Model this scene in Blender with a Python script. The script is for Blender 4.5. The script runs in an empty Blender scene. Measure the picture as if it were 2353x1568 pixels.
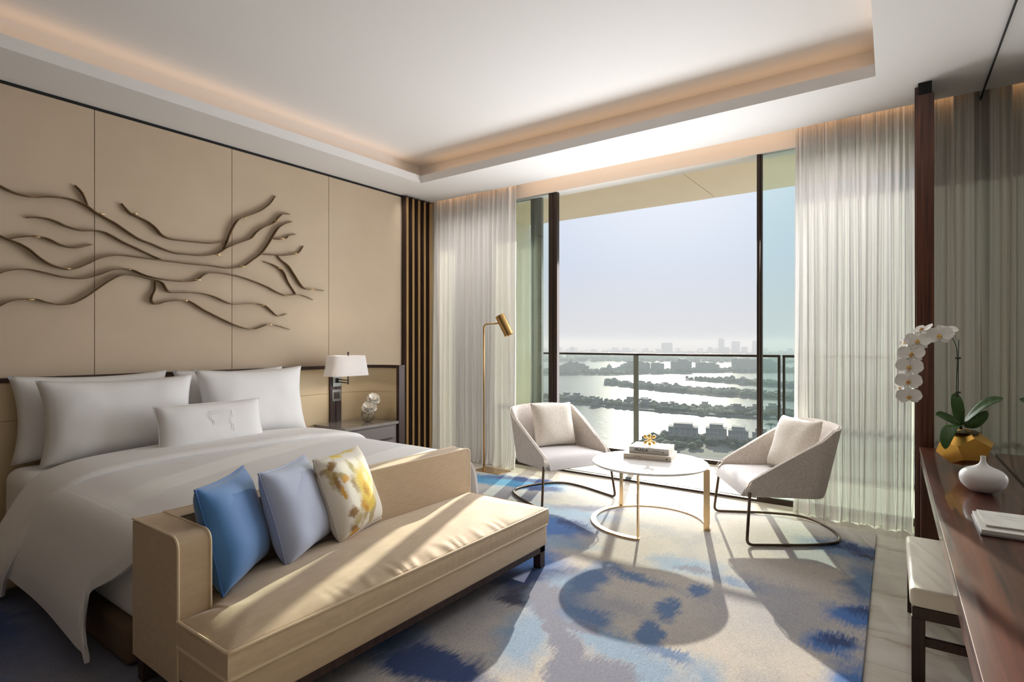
import bpy, bmesh, math, random
from mathutils import Vector, Matrix, noise as mnoise

random.seed(7)
PI = math.pi
C = bpy.context.scene.collection
scn = bpy.context.scene

# ---------------------------------------------------------------- camera
EYE = 1.45
YAW = math.atan(923.5 / 1278.7)
cam_d = bpy.data.cameras.new('camera')
cam_d.sensor_width = 36.0
cam_d.lens = 36.0 * 1278.7 / 2353.0
cam_d.shift_y = 5.0 / 2353.0
cam_d.clip_start = 0.05
cam_d.clip_end = 30000
cam = bpy.data.objects.new('camera', cam_d)
C.objects.link(cam)
cam.location = (0, 0, EYE)
cam.rotation_euler = (PI / 2, 0, YAW)
scn.camera = cam

# ---------------------------------------------------------------- exposure, sky, sun, lamps
scn.view_settings.view_transform = 'Standard'
scn.view_settings.look = 'None'
scn.view_settings.gamma = 1
scn.view_settings.use_curve_mapping = False
scn.view_settings.exposure = 0.0
scn.cycles.use_denoising = True
scn.cycles.max_bounces = 9
scn.cycles.diffuse_bounces = 5
scn.cycles.glossy_bounces = 4
scn.cycles.transmission_bounces = 8
scn.cycles.transparent_max_bounces = 16
scn.cycles.volume_bounces = 0
scn.cycles.sample_clamp_indirect = 6.0
scn.cycles.caustics_reflective = True
scn.cycles.caustics_refractive = False

SUN_TRAVEL = Vector((0.499, -1.358, -0.49)).normalized()


def build_world():
    w = bpy.data.worlds.new('sky')
    scn.world = w
    w.use_nodes = True
    nt = w.node_tree
    nt.nodes.clear()
    out = nt.nodes.new('ShaderNodeOutputWorld')
    bg = nt.nodes.new('ShaderNodeBackground')
    tc = nt.nodes.new('ShaderNodeTexCoord')
    sep = nt.nodes.new('ShaderNodeSeparateXYZ')
    ramp = nt.nodes.new('ShaderNodeValToRGB')
    nt.links.new(tc.outputs['Generated'], sep.inputs[0])
    nt.links.new(sep.outputs['Z'], ramp.inputs['Fac'])
    el = ramp.color_ramp.elements
    el[0].position = 0.0
    el[0].color = (0.66, 0.67, 0.70, 1)
    el[1].position = 0.8
    el[1].color = (0.50, 0.66, 0.95, 1)
    for p, c in ((0.05, (0.68, 0.70, 0.75, 1)), (0.14, (0.62, 0.69, 0.82, 1)), (0.3, (0.66, 0.73, 0.86, 1))):
        e = el.new(p)
        e.color = c
    dot = nt.nodes.new('ShaderNodeVectorMath')
    dot.operation = 'DOT_PRODUCT'
    dot.inputs[1].default_value = -SUN_TRAVEL
    nt.links.new(tc.outputs['Generated'], dot.inputs[0])
    mx = nt.nodes.new('ShaderNodeMath')
    mx.operation = 'MAXIMUM'
    mx.inputs[1].default_value = 0
    nt.links.new(dot.outputs['Value'], mx.inputs[0])
    pw = nt.nodes.new('ShaderNodeMath')
    pw.operation = 'POWER'
    pw.inputs[1].default_value = 45
    nt.links.new(mx.outputs[0], pw.inputs[0])
    mul = nt.nodes.new('ShaderNodeVectorMath')
    mul.operation = 'SCALE'
    mul.inputs[0].default_value = (0.22, 0.20, 0.16)
    nt.links.new(pw.outputs[0], mul.inputs['Scale'])
    add = nt.nodes.new('ShaderNodeVectorMath')
    add.operation = 'ADD'
    nt.links.new(ramp.outputs['Color'], add.inputs[0])
    nt.links.new(mul.outputs[0], add.inputs[1])
    nt.links.new(add.outputs[0], bg.inputs['Color'])
    bg.inputs['Strength'].default_value = 1.0
    nt.links.new(bg.outputs[0], out.inputs['Surface'])


build_world()


def lamp(name, kind, loc, direction, energy, color, **kw):
    d = bpy.data.lights.new(name, kind)
    d.energy = energy
    d.color = color
    for k, v in kw.items():
        setattr(d, k, v)
    o = bpy.data.objects.new(name, d)
    C.objects.link(o)
    o.location = loc
    o.rotation_euler = Vector(direction).to_track_quat('-Z', 'Y').to_euler()
    return o


SUN = 8.2
lamp('sun', 'SUN', (-8, 25, 12), SUN_TRAVEL, SUN, (1.0, 0.91, 0.76), angle=math.radians(0.6))


def area_light(name, loc, direction, sx, sy, energy, color, up=None, spread=PI):
    o = lamp(name, 'AREA', loc, direction, energy, color, shape='RECTANGLE', size=sx, size_y=sy, spread=spread)
    if up is not None:                      # local X axis along "up"
        z = -Vector(direction).normalized()
        x = Vector(up).normalized()
        y = z.cross(x).normalized()
        x = y.cross(z)
        o.rotation_euler = Matrix((x, y, z)).transposed().to_euler()
    return o


WARM = (1.0, 0.56, 0.26)
# LED strips in the ceiling cove (they lie in the trough and shine at the raised ceiling)
area_light('cove_led_left', (-4.60, 2.2, 3.36), (0.0, 0, 1), 4.4, 0.12, 1.25, WARM, up=(0, 1, 0))
area_light('cove_led_window', (-2.35, 4.58, 3.36), (0, 0.0, 1), 4.2, 0.12, 1.25, WARM, up=(1, 0, 0))
area_light('cove_led_right', (-0.10, 2.2, 3.36), (0.0, 0, 1), 4.4, 0.12, 1.25, WARM, up=(0, 1, 0))
# LED strip in the curtain pocket
area_light('curtain_pocket_led', (-2.35, 5.22, 3.38), (0, 0.35, -1), 5.2, 0.03, 4.5, WARM, up=(1, 0, 0))
# added fill lamps just under the lowered ceiling, brightening the curtain fronts
for wx_, wl_, we_ in ((-4.35, 1.2, 5.0), (-0.50, 0.7, 4.2)):
    area_light('curtain_fill', (wx_, 4.58, 3.245), (0, 0.50, -1), wl_, 0.06, we_, (1.0, 0.95, 0.90), up=(1, 0, 0), spread=1.7)
# added area lamp just outside the glass wall, boosting the daylight indoors
area_light('window_fill', (-2.1, 5.52, 1.45), (-0.12, -1, 0.04), 2.6, 1.9, 108, (0.97, 0.97, 1.0), up=(1, 0, 0), spread=PI)

# ---------------------------------------------------------------- materials
def new_mat(name):
    m = bpy.data.materials.new(name)
    m.use_nodes = True
    nt = m.node_tree
    return m, nt, nt.nodes['Principled BSDF'], nt.nodes['Material Output']


def rgba(c):
    return (c[0], c[1], c[2], 1)


def nd(nt, kind, **kw):
    n = nt.nodes.new(kind)
    for k, v in kw.items():
        setattr(n, k, v)
    return n


def coords(nt, scale=(1, 1, 1), kind='Object', rot=(0, 0, 0)):
    tc = nd(nt, 'ShaderNodeTexCoord')
    mp = nd(nt, 'ShaderNodeMapping')
    mp.inputs['Scale'].default_value = scale
    mp.inputs['Rotation'].default_value = rot
    nt.links.new(tc.outputs[kind], mp.inputs['Vector'])
    return mp.outputs['Vector']


def mat(name, col, rough=0.6, metal=0.0, bump=None, vary=None, sheen=0.0, coat=0.0, spec=None, bump_dist=0.002):
    """bump = (scale xyz, strength); vary = (scale xyz, second colour)"""
    m, nt, b, out = new_mat(name)
    b.inputs['Base Color'].default_value = rgba(col)
    b.inputs['Roughness'].default_value = rough
    b.inputs['Metallic'].default_value = metal
    b.inputs['Sheen Weight'].default_value = sheen
    b.inputs['Coat Weight'].default_value = coat
    b.inputs['Coat Roughness'].default_value = 0.03
    if spec is not None:
        b.inputs['Specular IOR Level'].default_value = spec
    if vary:
        v = coords(nt, vary[0])
        nz = nd(nt, 'ShaderNodeTexNoise')
        nz.inputs['Scale'].default_value = 1
        nz.inputs['Detail'].default_value = 5
        nt.links.new(v, nz.inputs['Vector'])
        r = nd(nt, 'ShaderNodeValToRGB')
        r.color_ramp.elements[0].position = 0.35
        r.color_ramp.elements[1].position = 0.65
        r.color_ramp.elements[0].color = rgba(col)
        r.color_ramp.elements[1].color = rgba(vary[1])
        nt.links.new(nz.outputs['Fac'], r.inputs['Fac'])
        nt.links.new(r.outputs['Color'], b.inputs['Base Color'])
    if bump:
        v = coords(nt, bump[0])
        nz = nd(nt, 'ShaderNodeTexNoise')
        nz.inputs['Scale'].default_value = 1
        nz.inputs['Detail'].default_value = 3
        nt.links.new(v, nz.inputs['Vector'])
        bp = nd(nt, 'ShaderNodeBump')
        bp.inputs['Strength'].default_value = bump[1]
        bp.inputs['Distance'].default_value = bump_dist
        nt.links.new(nz.outputs['Fac'], bp.inputs['Height'])
        nt.links.new(bp.outputs['Normal'], b.inputs['Normal'])
    return m


def blobs(nt, base_socket, vec, items):
    """Lay soft-edged colour patches over base_socket. item = (x, y, rx, ry, rot_deg, colour, softness)"""
    cur = base_socket
    for (x, y, rx, ry, rot, col, soft) in items:
        mp = nd(nt, 'ShaderNodeMapping', vector_type='TEXTURE')
        mp.inputs['Location'].default_value = (x, y, 0)
        mp.inputs['Rotation'].default_value = (0, 0, math.radians(rot))
        mp.inputs['Scale'].default_value = (rx, ry, 1)
        nt.links.new(vec, mp.inputs['Vector'])
        ln = nd(nt, 'ShaderNodeVectorMath', operation='LENGTH')
        nt.links.new(mp.outputs['Vector'], ln.inputs[0])
        mr = nd(nt, 'ShaderNodeMapRange')
        mr.inputs['From Min'].default_value = 1.0 - soft
        mr.inputs['From Max'].default_value = 1.0 + soft
        mr.inputs['To Min'].default_value = 1.0
        mr.inputs['To Max'].default_value = 0.0
        nt.links.new(ln.outputs['Value'], mr.inputs['Value'])
        mx = nd(nt, 'ShaderNodeMix', data_type='RGBA')
        mx.inputs[7].default_value = rgba(col)
        nt.links.new(mr.outputs['Result'], mx.inputs[0])
        nt.links.new(cur, mx.inputs[6])
        cur = mx.outputs[2]
    return cur


def flat_vec(nt, vec, warps):
    """Project to XY and push the coordinates about with noise. warp = (noise scale xyz, amount xy)"""
    cur = vec
    for i, (sc, am) in enumerate(warps):
        mp = nd(nt, 'ShaderNodeMapping')
        mp.inputs['Scale'].default_value = sc
        mp.inputs['Location'].default_value = (3.1 * i, 7.7 * i, 0)
        nt.links.new(vec, mp.inputs['Vector'])
        nz = nd(nt, 'ShaderNodeTexNoise')
        nz.inputs['Scale'].default_value = 1
        nz.inputs['Detail'].default_value = 4
        nt.links.new(mp.outputs['Vector'], nz.inputs['Vector'])
        sb = nd(nt, 'ShaderNodeVectorMath', operation='SUBTRACT')
        sb.inputs[1].default_value = (0.5, 0.5, 0.5)
        nt.links.new(nz.outputs['Color'], sb.inputs[0])
        ml = nd(nt, 'ShaderNodeVectorMath', operation='MULTIPLY')
        ml.inputs[1].default_value = (am[0], am[1], 0)
        nt.links.new(sb.outputs[0], ml.inputs[0])
        ad = nd(nt, 'ShaderNodeVectorMath', operation='ADD')
        nt.links.new(cur, ad.inputs[0])
        nt.links.new(ml.outputs[0], ad.inputs[1])
        cur = ad.outputs[0]
    fl = nd(nt, 'ShaderNodeVectorMath', operation='MULTIPLY')
    fl.inputs[1].default_value = (1, 1, 0)
    nt.links.new(cur, fl.inputs[0])
    return fl.outputs[0]


M = {}
M['white_paint'] = mat('white_paint', (0.81, 0.80, 0.79), 0.75, bump=((60, 60, 60), 0.05))
M['wall_fabric'] = mat('wall_fabric', (0.60, 0.485, 0.355), 0.85, vary=((9, 2.5, 2.5), (0.57, 0.455, 0.33)), bump=((700, 160, 500), 0.25), sheen=0.1)
M['black_gap'] = mat('black_gap', (0.01, 0.01, 0.01), 0.8)
M['dark_bronze'] = mat('dark_bronze', (0.045, 0.032, 0.026), 0.35, 0.6)
M['grey_bronze'] = mat('grey_bronze', (0.16, 0.17, 0.15), 0.45, 0.3)
M['tan_fabric'] = mat('tan_fabric', (0.60, 0.455, 0.295), 0.7, bump=((300, 60, 500), 0.25), vary=((40, 12, 60), (0.55, 0.41, 0.262)), sheen=0.25)
M['tan_piping'] = mat('tan_piping', (0.72, 0.57, 0.38), 0.6, sheen=0.3)
M['headboard_leather'] = mat('headboard_leather', (0.62, 0.49, 0.30), 0.55, bump=((90, 90, 90), 0.08))
M['dark_wood'] = mat('dark_wood', (0.038, 0.021, 0.017), 0.42, vary=((60, 60, 2), (0.06, 0.032, 0.025)), spec=0.3)
M['brown_base'] = mat('brown_base', (0.16, 0.10, 0.06), 0.8, bump=((300, 300, 300), 0.2))
M['linen_white'] = mat('linen_white', (0.83, 0.82, 0.81), 0.7, bump=((9, 9, 9), 0.35), sheen=0.1, bump_dist=0.006)
M['linen_stripe'] = mat('linen_stripe', (0.80, 0.795, 0.79), 0.65, bump=((6, 260, 6), 0.25), sheen=0.1)
M['blue_satin'] = mat('blue_satin', (0.055, 0.20, 0.50), 0.68, bump=((14, 14, 14), 0.25), sheen=0.5, bump_dist=0.006)
M['blue_piping'] = mat('blue_piping', (0.05, 0.17, 0.45), 0.5)
M['lilac_satin'] = mat('lilac_satin', (0.43, 0.49, 0.66), 0.68, bump=((14, 14, 14), 0.25), sheen=0.4, bump_dist=0.006)
M['lilac_piping'] = mat('lilac_piping', (0.35, 0.41, 0.62), 0.5)
M['boucle'] = mat('boucle', (0.78, 0.71, 0.65), 0.9, bump=((110, 110, 90), 1.0), vary=((130, 130, 110), (0.54, 0.48, 0.43)), sheen=0.2, bump_dist=0.003)
M['boucle_cushion'] = mat('boucle_cushion', (0.72, 0.67, 0.60), 0.9, bump=((110, 110, 110), 1.0), vary=((120, 120, 120), (0.58, 0.53, 0.46)), sheen=0.2, bump_dist=0.003)
M['seat_fabric'] = mat('seat_fabric', (0.63, 0.60, 0.60), 0.85, bump=((150, 150, 150), 0.8), vary=((160, 160, 160), (0.52, 0.49, 0.48)), sheen=0.2)
M['chair_piping'] = mat('chair_piping', (0.70, 0.66, 0.61), 0.8)
M['chair_metal'] = mat('chair_metal', (0.10, 0.07, 0.05), 0.3, 0.85)
M['brass'] = mat('brass', (0.50, 0.32, 0.13), 0.28, 1.0, bump=((4, 4, 300), 0.1))
M['table_gold'] = mat('table_gold', (0.72, 0.50, 0.27), 0.25, 1.0, bump=((200, 200, 8), 0.05))
M['polished_gold'] = mat('polished_gold', (0.75, 0.46, 0.13), 0.14, 1.0)
M['matte_gold'] = mat('matte_gold', (0.78, 0.45, 0.10), 0.34, 1.0, bump=((40, 40, 40), 0.08))
M['slat_gold'] = mat('slat_gold', (0.42, 0.27, 0.11), 0.42, 0.5)
M['sculpture_bronze'] = mat('sculpture_bronze', (0.20, 0.125, 0.055), 0.4, 0.35, vary=((25, 25, 25), (0.13, 0.08, 0.035)))
M['table_marble'] = mat('table_marble', (0.86, 0.85, 0.84), 0.06, vary=((3, 5, 3), (0.83, 0.825, 0.82)), coat=0.5)
M['stone_grey'] = mat('stone_grey', (0.20, 0.18, 0.165), 0.15, vary=((12, 12, 12), (0.24, 0.215, 0.20)), coat=0.3)
M['taupe_lacquer'] = mat('taupe_lacquer', (0.15, 0.125, 0.115), 0.35)
M['pewter'] = mat('pewter', (0.17, 0.175, 0.155), 0.4, 0.6)
M['white_ceramic'] = mat('white_ceramic', (0.80, 0.79, 0.79), 0.38, bump=((30, 30, 30), 0.05))
M['paper_white'] = mat('paper_white', (0.78, 0.77, 0.74), 0.6)
M['paper_edge'] = mat('paper_edge', (0.62, 0.58, 0.50), 0.8, bump=((3, 3, 900), 0.6))
M['grey_leather'] = mat('grey_leather', (0.22, 0.20, 0.205), 0.5)
M['book_grey'] = mat('book_grey', (0.60, 0.60, 0.58), 0.5)
M['book_beige'] = mat('book_beige', (0.60, 0.53, 0.44), 0.5)
M['ink'] = mat('ink', (0.02, 0.02, 0.02), 0.6)
M['ink_tan'] = mat('ink_tan', (0.25, 0.18, 0.12), 0.6)
M['ink_pale'] = mat('ink_pale', (0.68, 0.64, 0.56), 0.6)
M['ink_grey'] = mat('ink_grey', (0.42, 0.41, 0.39), 0.6)
M['stool_leather'] = mat('stool_leather', (0.74, 0.68, 0.58), 0.4, bump=((60, 60, 60), 0.06))
M['petal'] = mat('petal', (0.86, 0.85, 0.82), 0.55)
M['petal_cream'] = mat('petal_cream', (0.93, 0.88, 0.80), 0.55)
M['orchid_lip'] = mat('orchid_lip', (0.80, 0.60, 0.16), 0.5, vary=((60, 60, 60), (0.45, 0.12, 0.05)))
M['leaf'] = mat('leaf', (0.035, 0.085, 0.018), 0.32, vary=((60, 6, 6), (0.05, 0.12, 0.03)))
M['stem'] = mat('stem', (0.05, 0.075, 0.02), 0.45)
M['stem_dark'] = mat('stem_dark', (0.02, 0.028, 0.02), 0.45)
M['moss'] = mat('moss', (0.07, 0.055, 0.02), 0.95, bump=((90, 90, 90), 1.0))
M['overhang'] = mat('overhang_panel', (0.92, 0.80, 0.62), 0.8, vary=((2, 2, 2), (0.89, 0.77, 0.59)))
M['balcony_wall'] = mat('balcony_wall', (0.85, 0.80, 0.66), 0.85)
M['balcony_floor'] = mat('balcony_floor', (0.88, 0.79, 0.66), 0.7, vary=((2, 9, 2), (0.83, 0.74, 0.61)))
M['land'] = mat('land', (0.085, 0.09, 0.075), 0.95, vary=((0.03, 0.03, 0.03), (0.15, 0.14, 0.11)))
M['sand'] = mat('sand', (0.35, 0.31, 0.25), 0.95)
M['foliage'] = mat('foliage', (0.03, 0.05, 0.028), 0.9, vary=((0.15, 0.15, 0.15), (0.06, 0.08, 0.04)))
M['far_building'] = mat('far_building', (0.20, 0.19, 0.18), 0.8, vary=((0.2, 0.2, 0.5), (0.12, 0.12, 0.12)))
M['villa_wall'] = mat('villa_wall', (0.26, 0.25, 0.24), 0.8)
M['villa_window'] = mat('villa_window', (0.16, 0.17, 0.18), 0.3)
M['villa_roof'] = mat('villa_roof', (0.24, 0.22, 0.20), 0.9)
M['tower_glass'] = mat('tower_glass', (0.13, 0.15, 0.19), 0.7)
M['lamp_inside'] = mat('lamp_inside', (0.75, 0.55, 0.3), 0.4, 0.8)


def wood_gloss():
    m, nt, b, out = new_mat('rosewood_gloss')
    v = coords(nt, (26, 1.6, 26))
    nz = nd(nt, 'ShaderNodeTexNoise')
    nz.inputs['Scale'].default_value = 1
    nz.inputs['Detail'].default_value = 6
    nz.inputs['Distortion'].default_value = 0.4
    nt.links.new(v, nz.inputs['Vector'])
    r = nd(nt, 'ShaderNodeValToRGB')
    e = r.color_ramp.elements
    e[0].position = 0.3
    e[0].color = (0.030, 0.008, 0.005, 1)
    e[1].position = 0.7
    e[1].color = (0.15, 0.040, 0.019, 1)
    nt.links.new(nz.outputs['Fac'], r.inputs['Fac'])
    nt.links.new(r.outputs['Color'], b.inputs['Base Color'])
    b.inputs['Roughness'].default_value = 0.35
    b.inputs['Coat Weight'].default_value = 0.55
    b.inputs['Specular IOR Level'].default_value = 0.2
    b.inputs['Coat Roughness'].default_value = 0.06
    return m


M['rosewood'] = wood_gloss()


def post_wood():
    m, nt, b, out = new_mat('walnut_post')
    v = coords(nt, (70, 70, 2.5))
    nz = nd(nt, 'ShaderNodeTexNoise')
    nz.inputs['Scale'].default_value = 1
    nz.inputs['Detail'].default_value = 5
    nt.links.new(v, nz.inputs['Vector'])
    r = nd(nt, 'ShaderNodeValToRGB')
    e = r.color_ramp.elements
    e[0].position = 0.3
    e[0].color = (0.035, 0.012, 0.009, 1)
    e[1].position = 0.72
    e[1].color = (0.14, 0.05, 0.028, 1)
    nt.links.new(nz.outputs['Fac'], r.inputs['Fac'])
    nt.links.new(r.outputs['Color'], b.inputs['Base Color'])
    b.inputs['Roughness'].default_value = 0.3
    return m


M['walnut'] = post_wood()


def marble_floor():
    m, nt, b, out = new_mat('marble_floor')
    v = coords(nt, (1, 1, 1))
    fv = flat_vec(nt, v, [((1.2, 3, 1), (0.5, 0.35)), ((5, 12, 1), (0.08, 0.08))])
    mp = nd(nt, 'ShaderNodeMapping')
    mp.inputs['Scale'].default_value = (1.1, 5.0, 1)
    nt.links.new(fv, mp.inputs['Vector'])
    nz = nd(nt, 'ShaderNodeTexNoise')
    nz.inputs['Scale'].default_value = 1
    nz.inputs['Detail'].default_value = 8
    nz.inputs['Roughness'].default_value = 0.6
    nt.links.new(mp.outputs['Vector'], nz.inputs['Vector'])
    r = nd(nt, 'ShaderNodeValToRGB')
    e = r.color_ramp.elements
    e[0].position = 0.30
    e[0].color = (0.30, 0.22, 0.155, 1)
    e[1].position = 0.62
    e[1].color = (0.60, 0.545, 0.475, 1)
    x = e.new(0.42)
    x.color = (0.53, 0.465, 0.385, 1)
    nt.links.new(nz.outputs['Fac'], r.inputs['Fac'])
    # tile joints
    br = nd(nt, 'ShaderNodeTexBrick')
    br.offset = 0.0
    br.inputs['Scale'].default_value = 1.0
    br.inputs['Mortar Size'].default_value = 0.003
    br.inputs['Brick Width'].default_value = 1.2
    br.inputs['Row Height'].default_value = 0.6
    br.inputs['Color1'].default_value = (1, 1, 1, 1)
    br.inputs['Color2'].default_value = (0.95, 0.95, 0.95, 1)
    br.inputs['Mortar'].default_value = (0.75, 0.72, 0.68, 1)
    nt.links.new(v, br.inputs['Vector'])
    mx = nd(nt, 'ShaderNodeMix', data_type='RGBA', blend_type='MULTIPLY')
    mx.inputs[0].default_value = 1
    nt.links.new(r.outputs['Color'], mx.inputs[6])
    nt.links.new(br.outputs['Color'], mx.inputs[7])
    nt.links.new(mx.outputs[2], b.inputs['Base Color'])
    b.inputs['Roughness'].default_value = 0.18
    return m


M['marble_floor'] = marble_floor()

NAVY = (0.018, 0.045, 0.15)
BLUE = (0.05, 0.15, 0.40)
TEAL = (0.03, 0.20, 0.36)
SKYB = (0.21, 0.30, 0.42)
GREYV = (0.175, 0.185, 0.25)
CREAM = (0.44, 0.405, 0.365)
MIST = (0.32, 0.315, 0.33)


def rug_material():
    m, nt, b, out = new_mat('ikat_rug')
    v = coords(nt)
    fv = flat_vec(nt, v, [((2.2, 2.2, 1), (0.20, 0.20)), ((9, 9, 1), (0.16, 0.16)), ((110, 12, 1), (0.02, 0.17))])
    # cloudy base
    nz = nd(nt, 'ShaderNodeTexNoise')
    nz.inputs['Scale'].default_value = 1.3
    nz.inputs['Detail'].default_value = 4
    nt.links.new(fv, nz.inputs['Vector'])
    r = nd(nt, 'ShaderNodeValToRGB')
    e = r.color_ramp.elements
    e[0].position = 0.24
    e[0].color = rgba(SKYB)
    e[1].position = 0.47
    e[1].color = rgba(CREAM)
    x = e.new(0.36)
    x.color = rgba(MIST)
    nt.links.new(nz.outputs['Fac'], r.inputs['Fac'])
    items = RUG_PATCHES
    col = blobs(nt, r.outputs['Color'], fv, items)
    # pile speckle
    sp = nd(nt, 'ShaderNodeTexNoise')
    sp.inputs['Scale'].default_value = 170
    sp.inputs['Detail'].default_value = 3
    nt.links.new(v, sp.inputs['Vector'])
    mr = nd(nt, 'ShaderNodeMapRange')
    mr.inputs['To Min'].default_value = 0.45
    mr.inputs['To Max'].default_value = 1.55
    nt.links.new(sp.outputs['Fac'], mr.inputs['Value'])
    sc = nd(nt, 'ShaderNodeVectorMath', operation='SCALE')
    nt.links.new(col, sc.inputs[0])
    nt.links.new(mr.outputs['Result'], sc.inputs['Scale'])
    nt.links.new(sc.outputs[0], b.inputs['Base Color'])
    b.inputs['Roughness'].default_value = 1.0
    b.inputs['Sheen Weight'].default_value = 0.2
    b.inputs['Specular IOR Level'].default_value = 0.1
    bp = nd(nt, 'ShaderNodeBump')
    bp.inputs['Strength'].default_value = 0.35
    bp.inputs['Distance'].default_value = 0.003
    sp2 = nd(nt, 'ShaderNodeTexNoise')
    sp2.inputs['Scale'].default_value = 330
    nt.links.new(v, sp2.inputs['Vector'])
    nt.links.new(sp2.outputs['Fac'], bp.inputs['Height'])
    nt.links.new(bp.outputs['Normal'], b.inputs['Normal'])
    return m


STEEL = (0.10, 0.17, 0.31)
RUG_PATCHES = [
    # x, y, rx, ry, rot, colour, softness
    (-3.1, 2.2, 1.1, 1.9, 0, GREYV, 0.3),
    (-3.4, 4.65, 0.60, 0.22, 10, TEAL, 0.3), (-3.35, 4.8, 0.40, 0.10, 15, NAVY, 0.4), (-3.0, 4.62, 0.2, 0.1, 15, NAVY, 0.4),
    (-2.45, 3.65, 0.52, 0.34, 20, BLUE, 0.3), (-2.18, 3.86, 0.24, 0.08, -25, NAVY, 0.4), (-2.40, 4.10, 0.40, 0.14, 10, SKYB, 0.5),
    (-2.05, 3.45, 0.22, 0.10, 20, SKYB, 0.5), (-2.30, 4.30, 0.26, 0.08, 30, GREYV, 0.5),
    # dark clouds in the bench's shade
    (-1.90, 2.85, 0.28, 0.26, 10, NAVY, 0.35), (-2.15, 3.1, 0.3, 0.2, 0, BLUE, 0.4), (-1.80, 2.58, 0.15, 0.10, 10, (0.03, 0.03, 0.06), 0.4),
    # pale blue banks with a grey violet vein between them
    (-1.60, 2.68, 0.20, 0.30, 15, SKYB, 0.3), (-1.55, 2.25, 0.13, 0.26, 20, SKYB, 0.4), (-1.18, 2.42, 0.24, 0.13, -15, SKYB, 0.3), (-0.93, 2.30, 0.12, 0.12, 0, SKYB, 0.4),
    (-1.66, 2.62, 0.11, 0.24, 40, GREYV, 0.22), (-1.44, 2.38, 0.06, 0.28, 35, GREYV, 0.22), (-1.28, 2.18, 0.08, 0.22, 25, GREYV, 0.22), (-1.08, 2.16, 0.18, 0.13, -10, GREYV, 0.22), (-1.36, 2.47, 0.10, 0.05, 0, GREYV, 0.3),
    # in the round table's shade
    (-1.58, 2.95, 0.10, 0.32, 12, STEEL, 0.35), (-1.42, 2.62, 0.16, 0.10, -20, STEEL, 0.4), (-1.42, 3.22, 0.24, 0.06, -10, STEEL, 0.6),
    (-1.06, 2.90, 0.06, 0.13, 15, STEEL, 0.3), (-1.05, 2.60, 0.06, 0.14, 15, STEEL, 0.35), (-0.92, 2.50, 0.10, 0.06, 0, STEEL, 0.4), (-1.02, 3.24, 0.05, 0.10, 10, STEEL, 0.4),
    (-1.38, 2.97, 0.10, 0.10, 0, CREAM, 0.8), (-1.30, 2.78, 0.20, 0.10, 0, MIST, 0.6),
    (-1.20, 3.58, 0.20, 0.13, 0, SKYB, 0.5), (-1.14, 3.56, 0.11, 0.06, 0, GREYV, 0.4),
    (-0.84, 3.48, 0.14, 0.07, 0, STEEL, 0.6), (-0.60, 3.2, 0.25, 0.3, 0, MIST, 0.7),
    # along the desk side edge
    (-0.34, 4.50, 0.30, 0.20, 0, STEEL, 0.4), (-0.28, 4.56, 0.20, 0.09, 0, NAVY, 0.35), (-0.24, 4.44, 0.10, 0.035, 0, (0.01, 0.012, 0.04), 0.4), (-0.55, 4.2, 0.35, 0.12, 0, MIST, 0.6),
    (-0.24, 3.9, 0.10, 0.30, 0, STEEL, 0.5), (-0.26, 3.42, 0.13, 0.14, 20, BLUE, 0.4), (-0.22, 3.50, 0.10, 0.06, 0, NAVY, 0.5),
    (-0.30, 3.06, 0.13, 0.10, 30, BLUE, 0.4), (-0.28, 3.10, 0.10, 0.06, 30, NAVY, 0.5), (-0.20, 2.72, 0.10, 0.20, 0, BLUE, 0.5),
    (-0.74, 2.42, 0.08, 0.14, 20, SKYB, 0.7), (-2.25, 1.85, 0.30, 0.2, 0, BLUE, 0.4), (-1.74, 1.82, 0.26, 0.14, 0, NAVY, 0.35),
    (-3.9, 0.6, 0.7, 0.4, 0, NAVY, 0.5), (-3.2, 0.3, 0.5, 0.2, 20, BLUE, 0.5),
]
M['rug'] = rug_material()


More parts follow.
